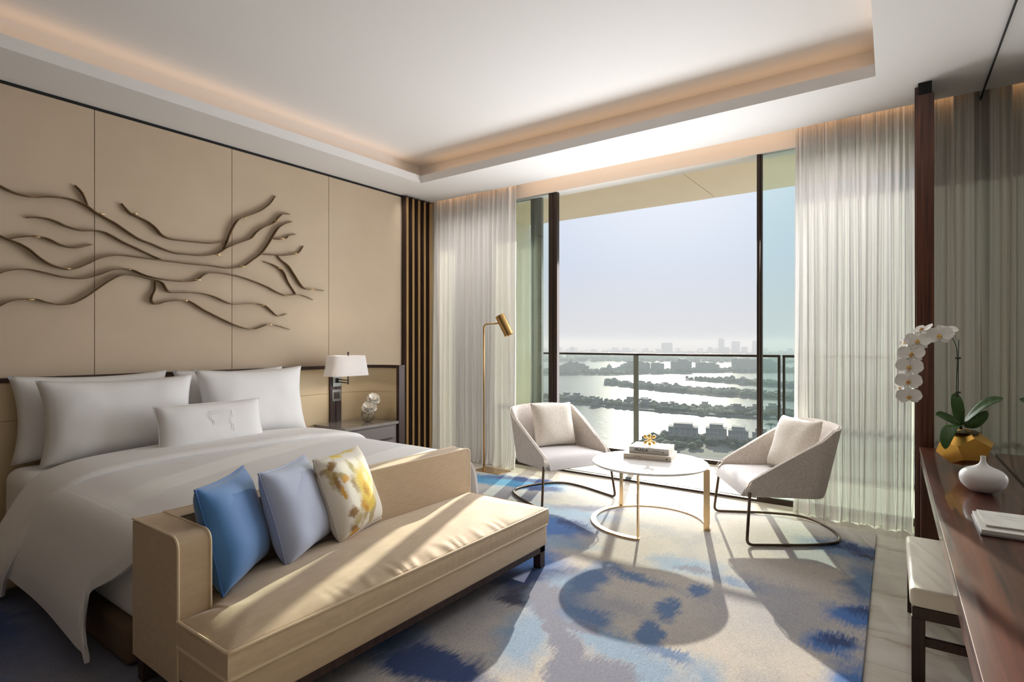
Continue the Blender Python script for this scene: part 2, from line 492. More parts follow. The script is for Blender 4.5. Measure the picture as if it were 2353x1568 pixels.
def floral_material():
    m, nt, b, out = new_mat('floral_needlepoint')
    tc = nd(nt, 'ShaderNodeTexCoord')
    sep = nd(nt, 'ShaderNodeSeparateXYZ')
    cmb = nd(nt, 'ShaderNodeCombineXYZ')
    nt.links.new(tc.outputs['Object'], sep.inputs[0])
    nt.links.new(sep.outputs['X'], cmb.inputs['X'])
    nt.links.new(sep.outputs['Z'], cmb.inputs['Y'])
    fv = flat_vec(nt, cmb.outputs[0], [((14, 14, 1), (0.07, 0.07)), ((60, 60, 1), (0.035, 0.035))])
    Yl, Go, Br, Kh, Pa = (0.86, 0.62, 0.10), (0.62, 0.32, 0.04), (0.28, 0.16, 0.05), (0.45, 0.36, 0.17), (0.85, 0.76, 0.42)
    base = nd(nt, 'ShaderNodeRGB')
    base.outputs[0].default_value = (0.80, 0.75, 0.66, 1)
    it = [
        (0.060, 0.24, 0.0330, 0.1100, -10, Kh, 0.35), (0.020, 0.155, 0.1100, 0.0220, 25, Kh, 0.35), (0.000, 0.10, 0.0935, 0.0198, 40, Kh, 0.35),
        (0.040, 0.075, 0.0242, 0.0770, -30, Kh, 0.35), (-0.010, 0.33, 0.0198, 0.0660, 25, Kh, 0.35), (-0.030, 0.25, 0.0275, 0.0550, 40, Br, 0.4),
        (0.060, 0.235, 0.0935, 0.1045, 0, Pa, 0.3), (0.050, 0.24, 0.0715, 0.0825, 0, Yl, 0.3), (0.020, 0.14, 0.0605, 0.0550, 20, Yl, 0.35),
        (-0.020, 0.12, 0.0242, 0.0385, 40, Go, 0.35), (0.070, 0.27, 0.0275, 0.0330, 0, (0.9, 0.8, 0.5), 0.4), (0.030, 0.20, 0.0220, 0.0308, 0, Go, 0.4), (0.100, 0.2, 0.0220, 0.0385, 0, (0.9, 0.82, 0.5), 0.4),
        (-0.17, 0.38, 0.05, 0.018, 30, Br, 0.4), (-0.14, 0.33, 0.055, 0.018, -20, Kh, 0.4), (-0.17, 0.30, 0.02, 0.06, 10, Br, 0.4),
        (-0.11, 0.305, 0.028, 0.018, 10, Go, 0.4), (-0.15, 0.24, 0.018, 0.028, 0, Go, 0.4), (-0.19, 0.34, 0.012, 0.05, 0, Kh, 0.4),
        (-0.12, 0.12, 0.03, 0.035, 0, Br, 0.4), (-0.10, 0.07, 0.05, 0.02, 20, Kh, 0.4), (-0.13, 0.04, 0.045, 0.018, -20, Br, 0.4), (-0.12, 0.015, 0.05, 0.018, 0, Go, 0.4),
        (-0.07, 0.43, 0.05, 0.010, 10, Yl, 0.5), (0.06, 0.435, 0.06, 0.010, -5, Yl, 0.5),
    ]
    col = blobs(nt, base.outputs[0], fv, it)
    nt.links.new(col, b.inputs['Base Color'])
    b.inputs['Roughness'].default_value = 0.85
    sp = nd(nt, 'ShaderNodeTexNoise')
    sp.inputs['Scale'].default_value = 260
    nt.links.new(tc.outputs['Object'], sp.inputs['Vector'])
    bp = nd(nt, 'ShaderNodeBump')
    bp.inputs['Strength'].default_value = 0.5
    bp.inputs['Distance'].default_value = 0.003
    nt.links.new(sp.outputs['Fac'], bp.inputs['Height'])
    nt.links.new(bp.outputs['Normal'], b.inputs['Normal'])
    return m


M['floral'] = floral_material()


def sheer_material(name, col, transp, transl):
    m, nt, b, out = new_mat(name)
    nt.nodes.remove(b)
    df = nd(nt, 'ShaderNodeBsdfDiffuse')
    df.inputs['Color'].default_value = rgba(col)
    tl = nd(nt, 'ShaderNodeBsdfTranslucent')
    tl.inputs['Color'].default_value = rgba(col)
    tp = nd(nt, 'ShaderNodeBsdfTransparent')
    m1 = nd(nt, 'ShaderNodeMixShader')
    m1.inputs[0].default_value = transl
    m2 = nd(nt, 'ShaderNodeMixShader')
    m2.inputs[0].default_value = transp
    nt.links.new(df.outputs[0], m1.inputs[1])
    nt.links.new(tl.outputs[0], m1.inputs[2])
    nt.links.new(m1.outputs[0], m2.inputs[1])
    nt.links.new(tp.outputs[0], m2.inputs[2])
    nt.links.new(m2.outputs[0], out.inputs['Surface'])
    v = coords(nt, (300, 300, 900))
    nz = nd(nt, 'ShaderNodeTexNoise')
    nz.inputs['Scale'].default_value = 1
    nt.links.new(v, nz.inputs['Vector'])
    bp = nd(nt, 'ShaderNodeBump')
    bp.inputs['Strength'].default_value = 0.2
    bp.inputs['Distance'].default_value = 0.002
    nt.links.new(nz.outputs['Fac'], bp.inputs['Height'])
    nt.links.new(bp.outputs['Normal'], df.inputs['Normal'])
    return m


M['sheer'] = sheer_material('sheer_voile', (0.95, 0.93, 0.92), 0.10, 0.045)
M['drape'] = sheer_material('grey_drape', (0.78, 0.745, 0.70), 0.0, 0.025)
M['shade'] = sheer_material('lamp_shade_linen', (0.90, 0.88, 0.87), 0.0, 0.4)


def glass_material(name, tint, refl=0.06):
    m, nt, b, out = new_mat(name)
    nt.nodes.remove(b)
    tp = nd(nt, 'ShaderNodeBsdfTransparent')
    tp.inputs['Color'].default_value = rgba(tint)
    gl = nd(nt, 'ShaderNodeBsdfGlossy')
    gl.inputs['Roughness'].default_value = 0.0
    lw = nd(nt, 'ShaderNodeFresnel')
    lw.inputs['IOR'].default_value = 1.0 + refl * 7
    mx = nd(nt, 'ShaderNodeMixShader')
    nt.links.new(lw.outputs[0], mx.inputs[0])
    nt.links.new(tp.outputs[0], mx.inputs[1])
    nt.links.new(gl.outputs[0], mx.inputs[2])
    nt.links.new(mx.outputs[0], out.inputs['Surface'])
    return m


M['door_glass'] = glass_material('green_door_glass', (0.90, 0.975, 0.955))
M['door_glass_pale'] = glass_material('pale_door_glass', (0.955, 0.985, 0.96))
M['rail_glass'] = glass_material('rail_glass', (0.95, 0.985, 0.965), 0.04)
M['vase_glass'] = glass_material('vase_glass', (0.86, 0.87, 0.86), 0.11)


def mirror_material():
    m, nt, b, out = new_mat('mirror')
    b.inputs['Base Color'].default_value = (0.74, 0.75, 0.72, 1)
    b.inputs['Metallic'].default_value = 1
    b.inputs['Roughness'].default_value = 0.0
    return m


M['mirror'] = mirror_material()


def water_material():
    m, nt, b, out = new_mat('sea_water')
    b.inputs['Base Color'].default_value = (0.09, 0.10, 0.10, 1)
    b.inputs['Roughness'].default_value = 0.24
    b.inputs['IOR'].default_value = 1.33
    b.inputs['Specular IOR Level'].default_value = 0.25
    v = coords(nt, (0.12, 0.35, 1), rot=(0, 0, 0.35))
    nz = nd(nt, 'ShaderNodeTexNoise')
    nz.inputs['Scale'].default_value = 1
    nz.inputs['Detail'].default_value = 6
    nt.links.new(v, nz.inputs['Vector'])
    bp = nd(nt, 'ShaderNodeBump')
    bp.inputs['Strength'].default_value = 0.5
    bp.inputs['Distance'].default_value = 0.6
    nt.links.new(nz.outputs['Fac'], bp.inputs['Height'])
    nt.links.new(bp.outputs['Normal'], b.inputs['Normal'])
    return m


M['water'] = water_material()


# ---------------------------------------------------------------- mesh helpers
def T(loc=(0, 0, 0), rz=0, rx=0, ry=0):
    return Matrix.Translation(loc) @ Matrix.Rotation(rz, 4, 'Z') @ Matrix.Rotation(ry, 4, 'Y') @ Matrix.Rotation(rx, 4, 'X')


WORLD = {}          # name of a root -> its world matrix


def thing(name, label, cat, loc=(0, 0, 0), rz=0, group=None, rx=0, kind=None):
    o = bpy.data.objects.new(name, None)
    o.empty_display_size = 0.1
    C.objects.link(o)
    o.location = loc
    o.rotation_euler = (rx, 0, rz)
    if label:
        o['label'] = label
    if cat:
        o['category'] = cat
    if group:
        o['group'] = group
    if kind:
        o['kind'] = kind
    WORLD[o.name] = T(loc, rz) @ Matrix.Rotation(rx, 4, 'X')
    return o


def link_mesh(name, bm, m, parent=None, smooth=True, world=False, angle=40):
    """Links ONE mesh object. world=True: the shape is given in world coordinates."""
    if world and parent is not None:
        bm.transform(WORLD[parent.name].inverted())
    bmesh.ops.recalc_face_normals(bm, faces=bm.faces)
    me = bpy.data.meshes.new(name)
    bm.to_mesh(me)
    bm.free()
    me.materials.append(M[m] if isinstance(m, str) else m)
    if smooth:
        me.polygons.foreach_set('use_smooth', [True] * len(me.polygons))
        try:
            me.set_sharp_from_angle(angle=math.radians(angle))
        except Exception:
            pass
    o = bpy.data.objects.new(name, me)
    C.objects.link(o)
    if parent is not None:
        o.parent = parent
        WORLD[o.name] = WORLD.get(parent.name, Matrix())
    return o


def tag(o, label=None, cat=None, group=None, kind=None):
    for k, v in (('label', label), ('category', cat), ('group', group), ('kind', kind)):
        if v:
            o[k] = v
    return o


def B():
    return bmesh.new()


def add_box(bm, x0, x1, y0, y1, z0, z1, bevel=0.0, seg=2, mtx=None):
    r = bmesh.ops.create_cube(bm, size=1)
    vs = r['verts']
    for v in vs:
        v.co = Vector(((x0 + x1) / 2 + v.co.x * (x1 - x0), (y0 + y1) / 2 + v.co.y * (y1 - y0), (z0 + z1) / 2 + v.co.z * (z1 - z0)))
    if bevel > 0:
        es = list({e for v in vs for e in v.link_edges})
        rr = bmesh.ops.bevel(bm, geom=es, offset=bevel, segments=seg, affect='EDGES', profile=0.5)
        vs = list({v for f in rr['faces'] for v in f.verts} | {v for v in vs if v.is_valid})
    if mtx is not None:
        for v in vs:
            v.co = mtx @ v.co
    return vs


def box(x0, x1, y0, y1, z0, z1, bevel=0.0, seg=2):
    bm = B()
    add_box(bm, x0, x1, y0, y1, z0, z1, bevel, seg)
    return bm


def add_prism(bm, pts, z0, z1):
    lo = [bm.verts.new((p[0], p[1], z0)) for p in pts]
    hi = [bm.verts.new((p[0], p[1], z1)) for p in pts]
    bm.faces.new(lo[::-1])
    bm.faces.new(hi)
    n = len(pts)
    for i in range(n):
        bm.faces.new((lo[i], lo[(i + 1) % n], hi[(i + 1) % n], hi[i]))
    return lo + hi


def prism(pts, z0, z1):
    bm = B()
    add_prism(bm, pts, z0, z1)
    return bm


def smooth_path(pts, n=8, closed=False):
    """Catmull-Rom through the points."""
    P = [Vector(p) for p in pts]
    out = []
    m = len(P)
    segs = m if closed else m - 1
    for i in range(segs):
        if closed:
            p0, p1, p2, p3 = P[(i - 1) % m], P[i], P[(i + 1) % m], P[(i + 2) % m]
        else:
            p1, p2 = P[i], P[i + 1]
            p0 = P[i - 1] if i > 0 else p1 + (p1 - p2)
            p3 = P[i + 2] if i + 2 < m else p2 + (p2 - p1)
        for k in range(n):
            t = k / n
            out.append(0.5 * ((2 * p1) + (-p0 + p2) * t + (2 * p0 - 5 * p1 + 4 * p2 - p3) * t * t + (-p0 + 3 * p1 - 3 * p2 + p3) * t ** 3))
    if not closed:
        out.append(P[-1])
    return out


def round_path(pts, r, n=6, closed=False):
    """Polyline with its corners rounded."""
    P = [Vector(p) for p in pts]
    out = []
    m = len(P)
    for i in range(m):
        if not closed and i in (0, m - 1):
            out.append(P[i])
            continue
        a, b, c = P[(i - 1) % m], P[i], P[(i + 1) % m]
        rr = min(r, (a - b).length * 0.49, (c - b).length * 0.49)
        p, q = b + (a - b).normalized() * rr, b + (c - b).normalized() * rr
        for k in range(n + 1):
            t = k / n
            out.append((1 - t) ** 2 * p + 2 * (1 - t) * t * b + t * t * q)
    return out


def add_tube(bm, pts, r, seg=8, closed=False, cap=True):
    P = [Vector(p) for p in pts]
    n = len(P)
    rad = r if callable(r) else (lambda t: r)
    rings = []
    up = None
    for i in range(n):
        if closed:
            d = P[(i + 1) % n] - P[(i - 1) % n]
        else:
            d = P[min(i + 1, n - 1)] - P[max(i - 1, 0)]
        if d.length < 1e-9:
            d = Vector((0, 0, 1))
        d.normalize()
        if up is None:
            up = Vector((0, 0, 1)) if abs(d.z) < 0.9 else Vector((1, 0, 0))
        up = (up - d * up.dot(d))
        if up.length < 1e-6:
            up = d.orthogonal()
        up.normalize()
        s = d.cross(up)
        R = rad(i / max(1, n - 1))
        rings.append([bm.verts.new(P[i] + (up * math.cos(2 * PI * k / seg) + s * math.sin(2 * PI * k / seg)) * R) for k in range(seg)])
    for i in range(n if closed else n - 1):
        a, b = rings[i], rings[(i + 1) % n]
        for k in range(seg):
            bm.faces.new((a[k], a[(k + 1) % seg], b[(k + 1) % seg], b[k]))
    if cap and not closed:
        bm.faces.new(rings[0][::-1])
        bm.faces.new(rings[-1])


def tube(pts, r, seg=8, closed=False):
    bm = B()
    add_tube(bm, pts, r, seg, closed)
    return bm


def add_lathe(bm, prof, seg=32, center=(0, 0, 0), sx=1, sy=1):
    rings = []
    for (r, z) in prof:
        if r < 1e-6:
            rings.append([bm.verts.new((center[0], center[1], center[2] + z))])
        else:
            rings.append([bm.verts.new((center[0] + r * sx * math.cos(2 * PI * k / seg), center[1] + r * sy * math.sin(2 * PI * k / seg), center[2] + z)) for k in range(seg)])
    for a, b in zip(rings, rings[1:]):
        for k in range(seg):
            if len(a) == 1 and len(b) == 1:
                continue
            if len(a) == 1:
                bm.faces.new((a[0], b[(k + 1) % seg], b[k]))
            elif len(b) == 1:
                bm.faces.new((a[k], a[(k + 1) % seg], b[0]))
            else:
                bm.faces.new((a[k], a[(k + 1) % seg], b[(k + 1) % seg], b[k]))


def lathe(prof, seg=32, center=(0, 0, 0), sx=1, sy=1):
    bm = B()
    add_lathe(bm, prof, seg, center, sx, sy)
    return bm


def add_grid(bm, f, nu, nv):
    """f(i/nu, j/nv) -> point"""
    g = [[bm.verts.new(f(i / nu, j / nv)) for j in range(nv + 1)] for i in range(nu + 1)]
    for i in range(nu):
        for j in range(nv):
            bm.faces.new((g[i][j], g[i + 1][j], g[i + 1][j + 1], g[i][j + 1]))
    return g


def pillow_edge(u, v, W, H, c):
    x = u * W / 2 * (1 - c * (1 - v * v))
    z = H / 2 + v * H / 2 * (1 - c * (1 - u * u))
    return x, z


def pillow_mesh(W, H, Th, c=0.05, n=22, seed=0, sag=0.0, wr=0.004):
    """Cushion standing in its local XZ plane on z=0; its front looks to -Y."""
    bm = B()
    sd = Vector((seed * 3.7, seed * 1.3, 0))
    for side in (-1, 1):
        def f(a, b2, side=side):
            u, v = -1 + 2 * a, -1 + 2 * b2
            u = math.copysign(abs(u) ** 0.85, u)
            v = math.copysign(abs(v) ** 0.85, v)
            x, z = pillow_edge(u, v, W, H, c)
            t = ((1 - u ** 4) * (1 - v ** 4)) ** 0.55 * Th / 2
            t *= 1 + sag * (-v) * 0.5
            w = mnoise.noise(Vector((x * 7, z * 7, side)) + sd) * wr * 2 * min(1, t / (Th * 0.25))
            return (x, side * (t + w), z)
        add_grid(bm, f, n, n)
    bmesh.ops.remove_doubles(bm, verts=bm.verts, dist=1e-4)
    return bm


def pillow_outline(W, H, c, n=14):
    pts = []
    for (a, b2) in (((-1, -1), (1, -1)), ((1, -1), (1, 1)), ((1, 1), (-1, 1)), ((-1, 1), (-1, -1))):
        for k in range(n):
            t = k / n
            u, v = a[0] + (b2[0] - a[0]) * t, a[1] + (b2[1] - a[1]) * t
            x, z = pillow_edge(u, v, W, H, c)
            pts.append((x, 0, z))
    return pts


def make_pillow(name, label, cat, loc, rz, tilt, W, H, Th, m, c=0.05, piping=None, group=None, seed=1, sag=0.2, n=22, wr=0.004):
    root = thing(name, label, cat, loc, rz, group, rx=-tilt)
    link_mesh('pillow_cover', pillow_mesh(W, H, Th, c, n, seed, sag, wr), m, root, angle=180)
    if piping:
        link_mesh('piping', tube(pillow_outline(W, H, c), 0.0045, 6, True), piping, root, angle=180)
    return root


def struct(name, bm, m, smooth=False, parent=None):
    o = link_mesh(name, bm, m, parent, smooth=smooth)
    if parent is None:
        o['kind'] = 'structure'
    return o

# ================================================================ THE SETTING
WX = -5.05          # headboard wall
YS = 5.17           # edge of the lowered ceiling at the curtain pocket
ZC = 3.25           # lowered ceiling
ZT = 3.52           # raised ceiling
YB = -3.2           # wall behind the camera
SK = 0.027          # desk wall is a hair off square


def rx_at(x0, y):   # x of a line parallel to the desk wall
    return x0 - SK * (y - 4.75)


struct('floor', prism([(WX, YB), (rx_at(0.415, YB), YB), (rx_at(0.415, 5.5), 5.5), (WX, 5.5)], -0.1, 0.0), 'marble_floor')
struct('wall_left', box(WX - 0.12, WX - 0.012, YB, 5.6, 0, 3.6), 'wall_fabric')
bm = B()            # fabric panels with fine open joints
seams = [YB + 0.0] + [1.571 - 1.05 * k for k in (4, 3, 2, 1, 0)] + [2.623, 3.66, 4.69]
seams = sorted(set(round(s, 3) for s in seams if s >= YB))
for a, b in zip(seams, seams[1:]):
    add_box(bm, WX - 0.012, WX, a + 0.002, b - 0.002, 0, 3.225, 0.0015, 1)
link_mesh('wall_left_panels', bm, 'wall_fabric')['kind'] = 'structure'
struct('trim_1', box(WX - 0.012, WX - 0.004, YB, 5.17, 3.225, 3.25), 'black_gap')
struct('wall_back', box(WX - 0.12, 1.0, YB - 0.12, YB, 0, 3.6), 'brown_base')
struct('wall_right', prism([(rx_at(0.415, YB), YB), (rx_at(0.415, 5.6) + 0.0, 5.6), (1.0, 5.6), (1.0, YB)], 0, 3.6), 'white_paint')
# raised ceiling, its riser and the lowered band with the light trough
struct('ceiling', prism([(WX - 0.12, YB), (1.0, YB), (1.0, 5.2), (WX - 0.12, 5.2)], ZT, ZT + 0.1), 'white_paint')
HL, HR0, HN, HB = -4.495, -0.2165, 4.474, -1.6      # hole in the lowered ceiling
LIP = 3.334
bm = B()
add_prism(bm, [(WX - 0.02, YB), (HL, YB), (HL, YS), (WX - 0.02, YS)], ZC, LIP)
add_prism(bm, [(rx_at(HR0, HB), HB), (0.9, HB), (0.9, YS), (rx_at(HR0, YS), YS)], ZC, LIP)
add_prism(bm, [(HL, HN), (rx_at(HR0, HN), HN), (rx_at(HR0, YS), YS), (HL, YS)], ZC, LIP)
add_prism(bm, [(HL, YB), (0.9, YB), (0.9, HB), (HL, HB)], ZC, LIP)
link_mesh('ceiling_soffit', bm, 'white_paint', smooth=False)['kind'] = 'structure'
bm = B()
TR = 0.20
add_box(bm, WX - 0.02, HL - TR, YB, YS, LIP, ZT)
add_box(bm, HL - TR, 0.9, HN + TR, YS, LIP, ZT)
add_box(bm, HL - TR, 0.9, YB, HB - TR, LIP, ZT)
add_prism(bm, [(rx_at(HR0 + TR, HB - TR), HB - TR), (0.9, HB - TR), (0.9, HN + TR), (rx_at(HR0 + TR, HN + TR), HN + TR)], LIP, ZT)
link_mesh('ceiling_riser', bm, 'white_paint', smooth=False)['kind'] = 'structure'
# curtain pocket and the beam over the glass doors
struct('ceiling_pocket', box(WX - 0.12, 1.0, YS, 5.62, 3.44, 3.55), 'white_paint')
struct('trim_2', box(WX - 0.12, 1.0, 5.41, 5.60, 3.172, 3.44), 'white_paint')
struct('trim_3', box(WX, 0.42, 5.435, 5.475, 0.0, 0.022), 'dark_bronze')
struct('trim_4', box(WX, 0.42, 5.52, 5.56, -0.005, 0.018), 'grey_bronze')

# sliding glass doors
for nm, x0, x1, y, mt, wd in (('window_1', -4.95, -3.29, 5.455, 'dark_bronze', 0.117), ('window_2', -5.0, -3.56, 5.545, 'grey_bronze', 0.15), ('window_3', -1.164, 0.38, 5.455, 'dark_bronze', 0.045)):
    root = thing(nm, None, None, ((x0 + x1) / 2, y, 0), kind='structure')
    left_side = nm != 'window_3'
    bm = B()
    if left_side:
        if nm == 'window_1':
            add_box(bm, x1 - 0.045, x1, y - 0.028, y + 0.028, 0.02, 3.175, 0.003, 1)
            add_box(bm, x1 - 0.058, x1 - 0.045, y - 0.015, y + 0.015, 0.02, 3.175)
            add_box(bm, x1 - wd, x1 - 0.058, y - 0.022, y + 0.022, 0.02, 3.175, 0.003, 1)
        else:
            add_box(bm, x1 - 0.125, x1, y - 0.02, y + 0.02, 0.02, 3.175)
            add_box(bm, x1 - wd, x1 - 0.125, y - 0.028, y + 0.028, 0.02, 3.175)
    else:
        add_box(bm, x0, x0 + 0.028, y - 0.028, y + 0.028, 0.02, 3.175, 0.003, 1)
        add_box(bm, x0 + 0.028, x0 + wd, y - 0.016, y + 0.016, 0.02, 3.175, 0.003, 1)
    link_mesh('stile', bm, mt, root, world=True)
    bm = B()
    add_box(bm, x0, x1, y - 0.02, y + 0.02, 0.02, 0.055)
    link_mesh('rail', bm, mt, root, smooth=False, world=True)
    gx0, gx1 = (x0, x1 - wd) if left_side else (x0 + wd, x1)
    link_mesh('glass', box(gx0, gx1, y - 0.006, y + 0.006, 0.055, 3.172), 'door_glass_pale' if left_side else 'door_glass', root, smooth=False, world=True)

# balcony: floor, overhang, end wall, railing
struct('floor_balcony', box(-4.6, 3.2, 5.5, 6.98, -0.16, -0.02), 'balcony_floor')
bm = B()
for a, b in ((-8.0, -1.93), (-1.922, 1.6), (1.608, 5.0)):
    add_box(bm, a, b, 5.6, 6.84, 3.195, 3.36)
add_box(bm, -8, 5, 5.6, 6.8, 3.215, 3.6)
struct('ceiling_balcony', bm, 'overhang')
bm = B()
add_box(bm, -4.75, -4.62, 5.47, 6.25, -0.16, 3.195)
add_box(bm, -4.75, -4.62, 6.26, 6.86, -0.16, 3.195)
struct('wall_balcony', bm, 'balcony_wall')
root = thing('balcony_railing', 'dark metal balcony railing with clear glass panels outside the glass doors', 'railing', (-2, 6.9, -0.02))
RT = 1.317
link_mesh('top_rail', box(-4.6, -1.228, 6.875, 6.925, RT - 0.028, RT, 0.004, 1), 'dark_bronze', root, world=True)
link_mesh('top_rail', box(-1.206 - 0.028 + 0.03, 3.1, 6.875, 6.925, RT - 0.028, RT, 0.004, 1), 'dark_bronze', root, world=True)
for px, wd in ((-2.965, 0.06), (-1.24, 0.024), (-1.19, 0.024), (-4.57, 0.05), (0.55, 0.06), (2.3, 0.06)):
    link_mesh('post', box(px - wd / 2, px + wd / 2, 6.878, 6.922, -0.02, RT - 0.028, 0.003, 1), 'grey_bronze' if wd > 0.04 else 'dark_bronze', root, world=True)
for a, b in ((-4.54, -3.0), (-2.93, -1.255), (-1.175, 0.515), (0.585, 2.27)):
    link_mesh('glass_panel', box(a, b, 6.894, 6.906, 0.06, RT - 0.03), 'rail_glass', root, smooth=False, world=True)
link_mesh('bottom_rail', box(-4.6, 3.1, 6.885, 6.915, -0.02, 0.03), 'dark_bronze', root, world=True)


# ---------------------------------------------------------------- curtains
def curtain(name, label, x0, x1, y0, amp, folds, m, seed, top=3.43, nx=None, puddle=0.04, gather=True):
    rnd = random.Random(seed)
    nx = nx or int((x1 - x0) / 0.006)
    ph = [rnd.uniform(0, 2 * PI) for _ in range(6)]
    root_x = (x0 + x1) / 2
    bm = B()

    def f(a, b2):
        s = b2                                  # 0 = top, 1 = bottom
        L = x1 - x0
        # folds wander a little sideways as they fall
        w = a + 0.012 / L * math.sin(2 * PI * a * 3 + ph[0] + 2.0 * s) * s + 0.010 / L * math.sin(2 * PI * a * 7 + ph[1]) * s
        q = a * folds
        k = 0.65 * math.sin(2 * PI * (q + 0.25 * math.sin(2 * PI * a * 2.3 + ph[2]) + 0.10 * math.sin(ph[3] + 5 * s)))
        k2 = 0.35 * math.sin(2 * PI * (q * 1.93 + 0.3 * math.sin(2 * PI * a * 3.1 + ph[4]))) + 0.18 * math.sin(2 * PI * q * 3.3 + ph[5])
        g = (0.35 + 0.65 * min(1, s * 2.2)) if gather else 1
        y = y0 + amp * (k * (0.45 + 0.55 * g) + k2 * (0.75 + 0.35 * (1 - s)))
        if gather:
            y += 0.008 * math.sin(2 * PI * q * 4.7 + ph[3]) * max(0, 1 - s * 2.5)
        z = top * (1 - s)
        if s > 0.93:                            # cloth breaking on the floor
            t = (s - 0.93) / 0.07
            y += -puddle * t * t * (0.6 + 0.5 * math.sin(2 * PI * q * 0.5 + ph[1]))
            w += 0.012 / L * math.sin(2 * PI * q + ph[2]) * t
            z = max(z, 0.006 + 0.004 * math.sin(q * 9))
        return (x0 + w * L - root_x, y - y0, z)
    zs = [0, .02, .05, .1, .17, .25, .35, .45, .55, .65, .75, .83, .89, .93, .945, .96, .975, .985, .993, 1]
    cols = [[bm.verts.new(f(i / nx, s)) for s in zs] for i in range(nx + 1)]
    for i in range(nx):
        for j in range(len(zs) - 1):
            bm.faces.new((cols[i][j], cols[i + 1][j], cols[i + 1][j + 1], cols[i][j + 1]))
    o = link_mesh(name, bm, m, angle=180)
    o.location = (root_x, y0, 0.0)
    return tag(o, label, 'curtain')


curtain('sheer_curtain', 'white sheer curtain gathered at the left of the glass doors, behind the brass floor lamp', WX + 0.004, -3.73, 5.25, 0.050, 17, 'sheer', 3)
curtain('sheer_curtain', 'white sheer curtain gathered at the right of the glass doors, behind the right armchair', -0.815, 0.015, 5.27, 0.058, 14, 'sheer', 11, puddle=0.06)
curtain('grey_drape', 'heavy grey drape behind the desk and the orchid, right of the wood post', 0.06, 0.4135, 5.25, 0.055, 3.6, 'drape', 5, gather=False)

# dark wood post between the curtains
root = thing('wood_post', 'tall dark walnut post rising to the ceiling at the end of the desk', 'post', (0.06, 4.8, 0))
link_mesh('post_face', box(0.012, 0.112, 4.75, 4.79, 0, 3.16, 0.002, 1), 'walnut', root, world=True)
link_mesh('post_core', box(0.024, 0.10, 4.77, 5.1, 0, 3.25), 'black_gap', root, smooth=False, world=True)
link_mesh('post_side', box(0.004, 0.03, 4.80, 5.14, 0, 3.235, 0.002, 1), 'walnut', root, world=True)

# mirror over the desk wall
root = thing('wall_mirror', 'full-height mirror on the right wall beside the desk, reflecting the grey drape', 'mirror', (rx_at(0.415, 2.5), 2.5, 0.75), SK)
link_mesh('mirror_glass', box(-0.006, -0.0005, -5.5, 2.8, -0.72, 2.475), 'mirror', root, smooth=False)
link_mesh('shadow_gap', box(-0.009, -0.0005, -5.5, 2.8, 2.475, 2.495), 'black_gap', root, smooth=False)

# slatted screen at the corner: each fin a thing
fin = None
for i in range(5):
    y = 4.705 + i * 0.0985
    if fin is None:
        fin = thing('wood_fin', 'dark vertical wood fin with brass front edge, nearest the headboard of the five', 'fin', (WX, y, 0), group='five dark fins of the corner screen')
        a = link_mesh('fin_blade', box(0, 0.075, 0, 0.036, 0, 3.235, 0.001, 1), 'dark_wood', fin)
        b = link_mesh('brass_edge', box(0.075, 0.079, 0.002, 0.034, 0, 3.215), 'slat_gold', fin, smooth=False)
    else:
        r = fin.copy()
        C.objects.link(r)
        r.location = (WX, y, 0)
        r['label'] = 'dark vertical wood fin with brass front edge, ' + ('', 'second from the headboard', 'in the middle of the five', 'second from the left curtain', 'right against the left curtain')[i]
        for ch in (a, b):
            c2 = ch.copy()
            C.objects.link(c2)
            c2.parent = r

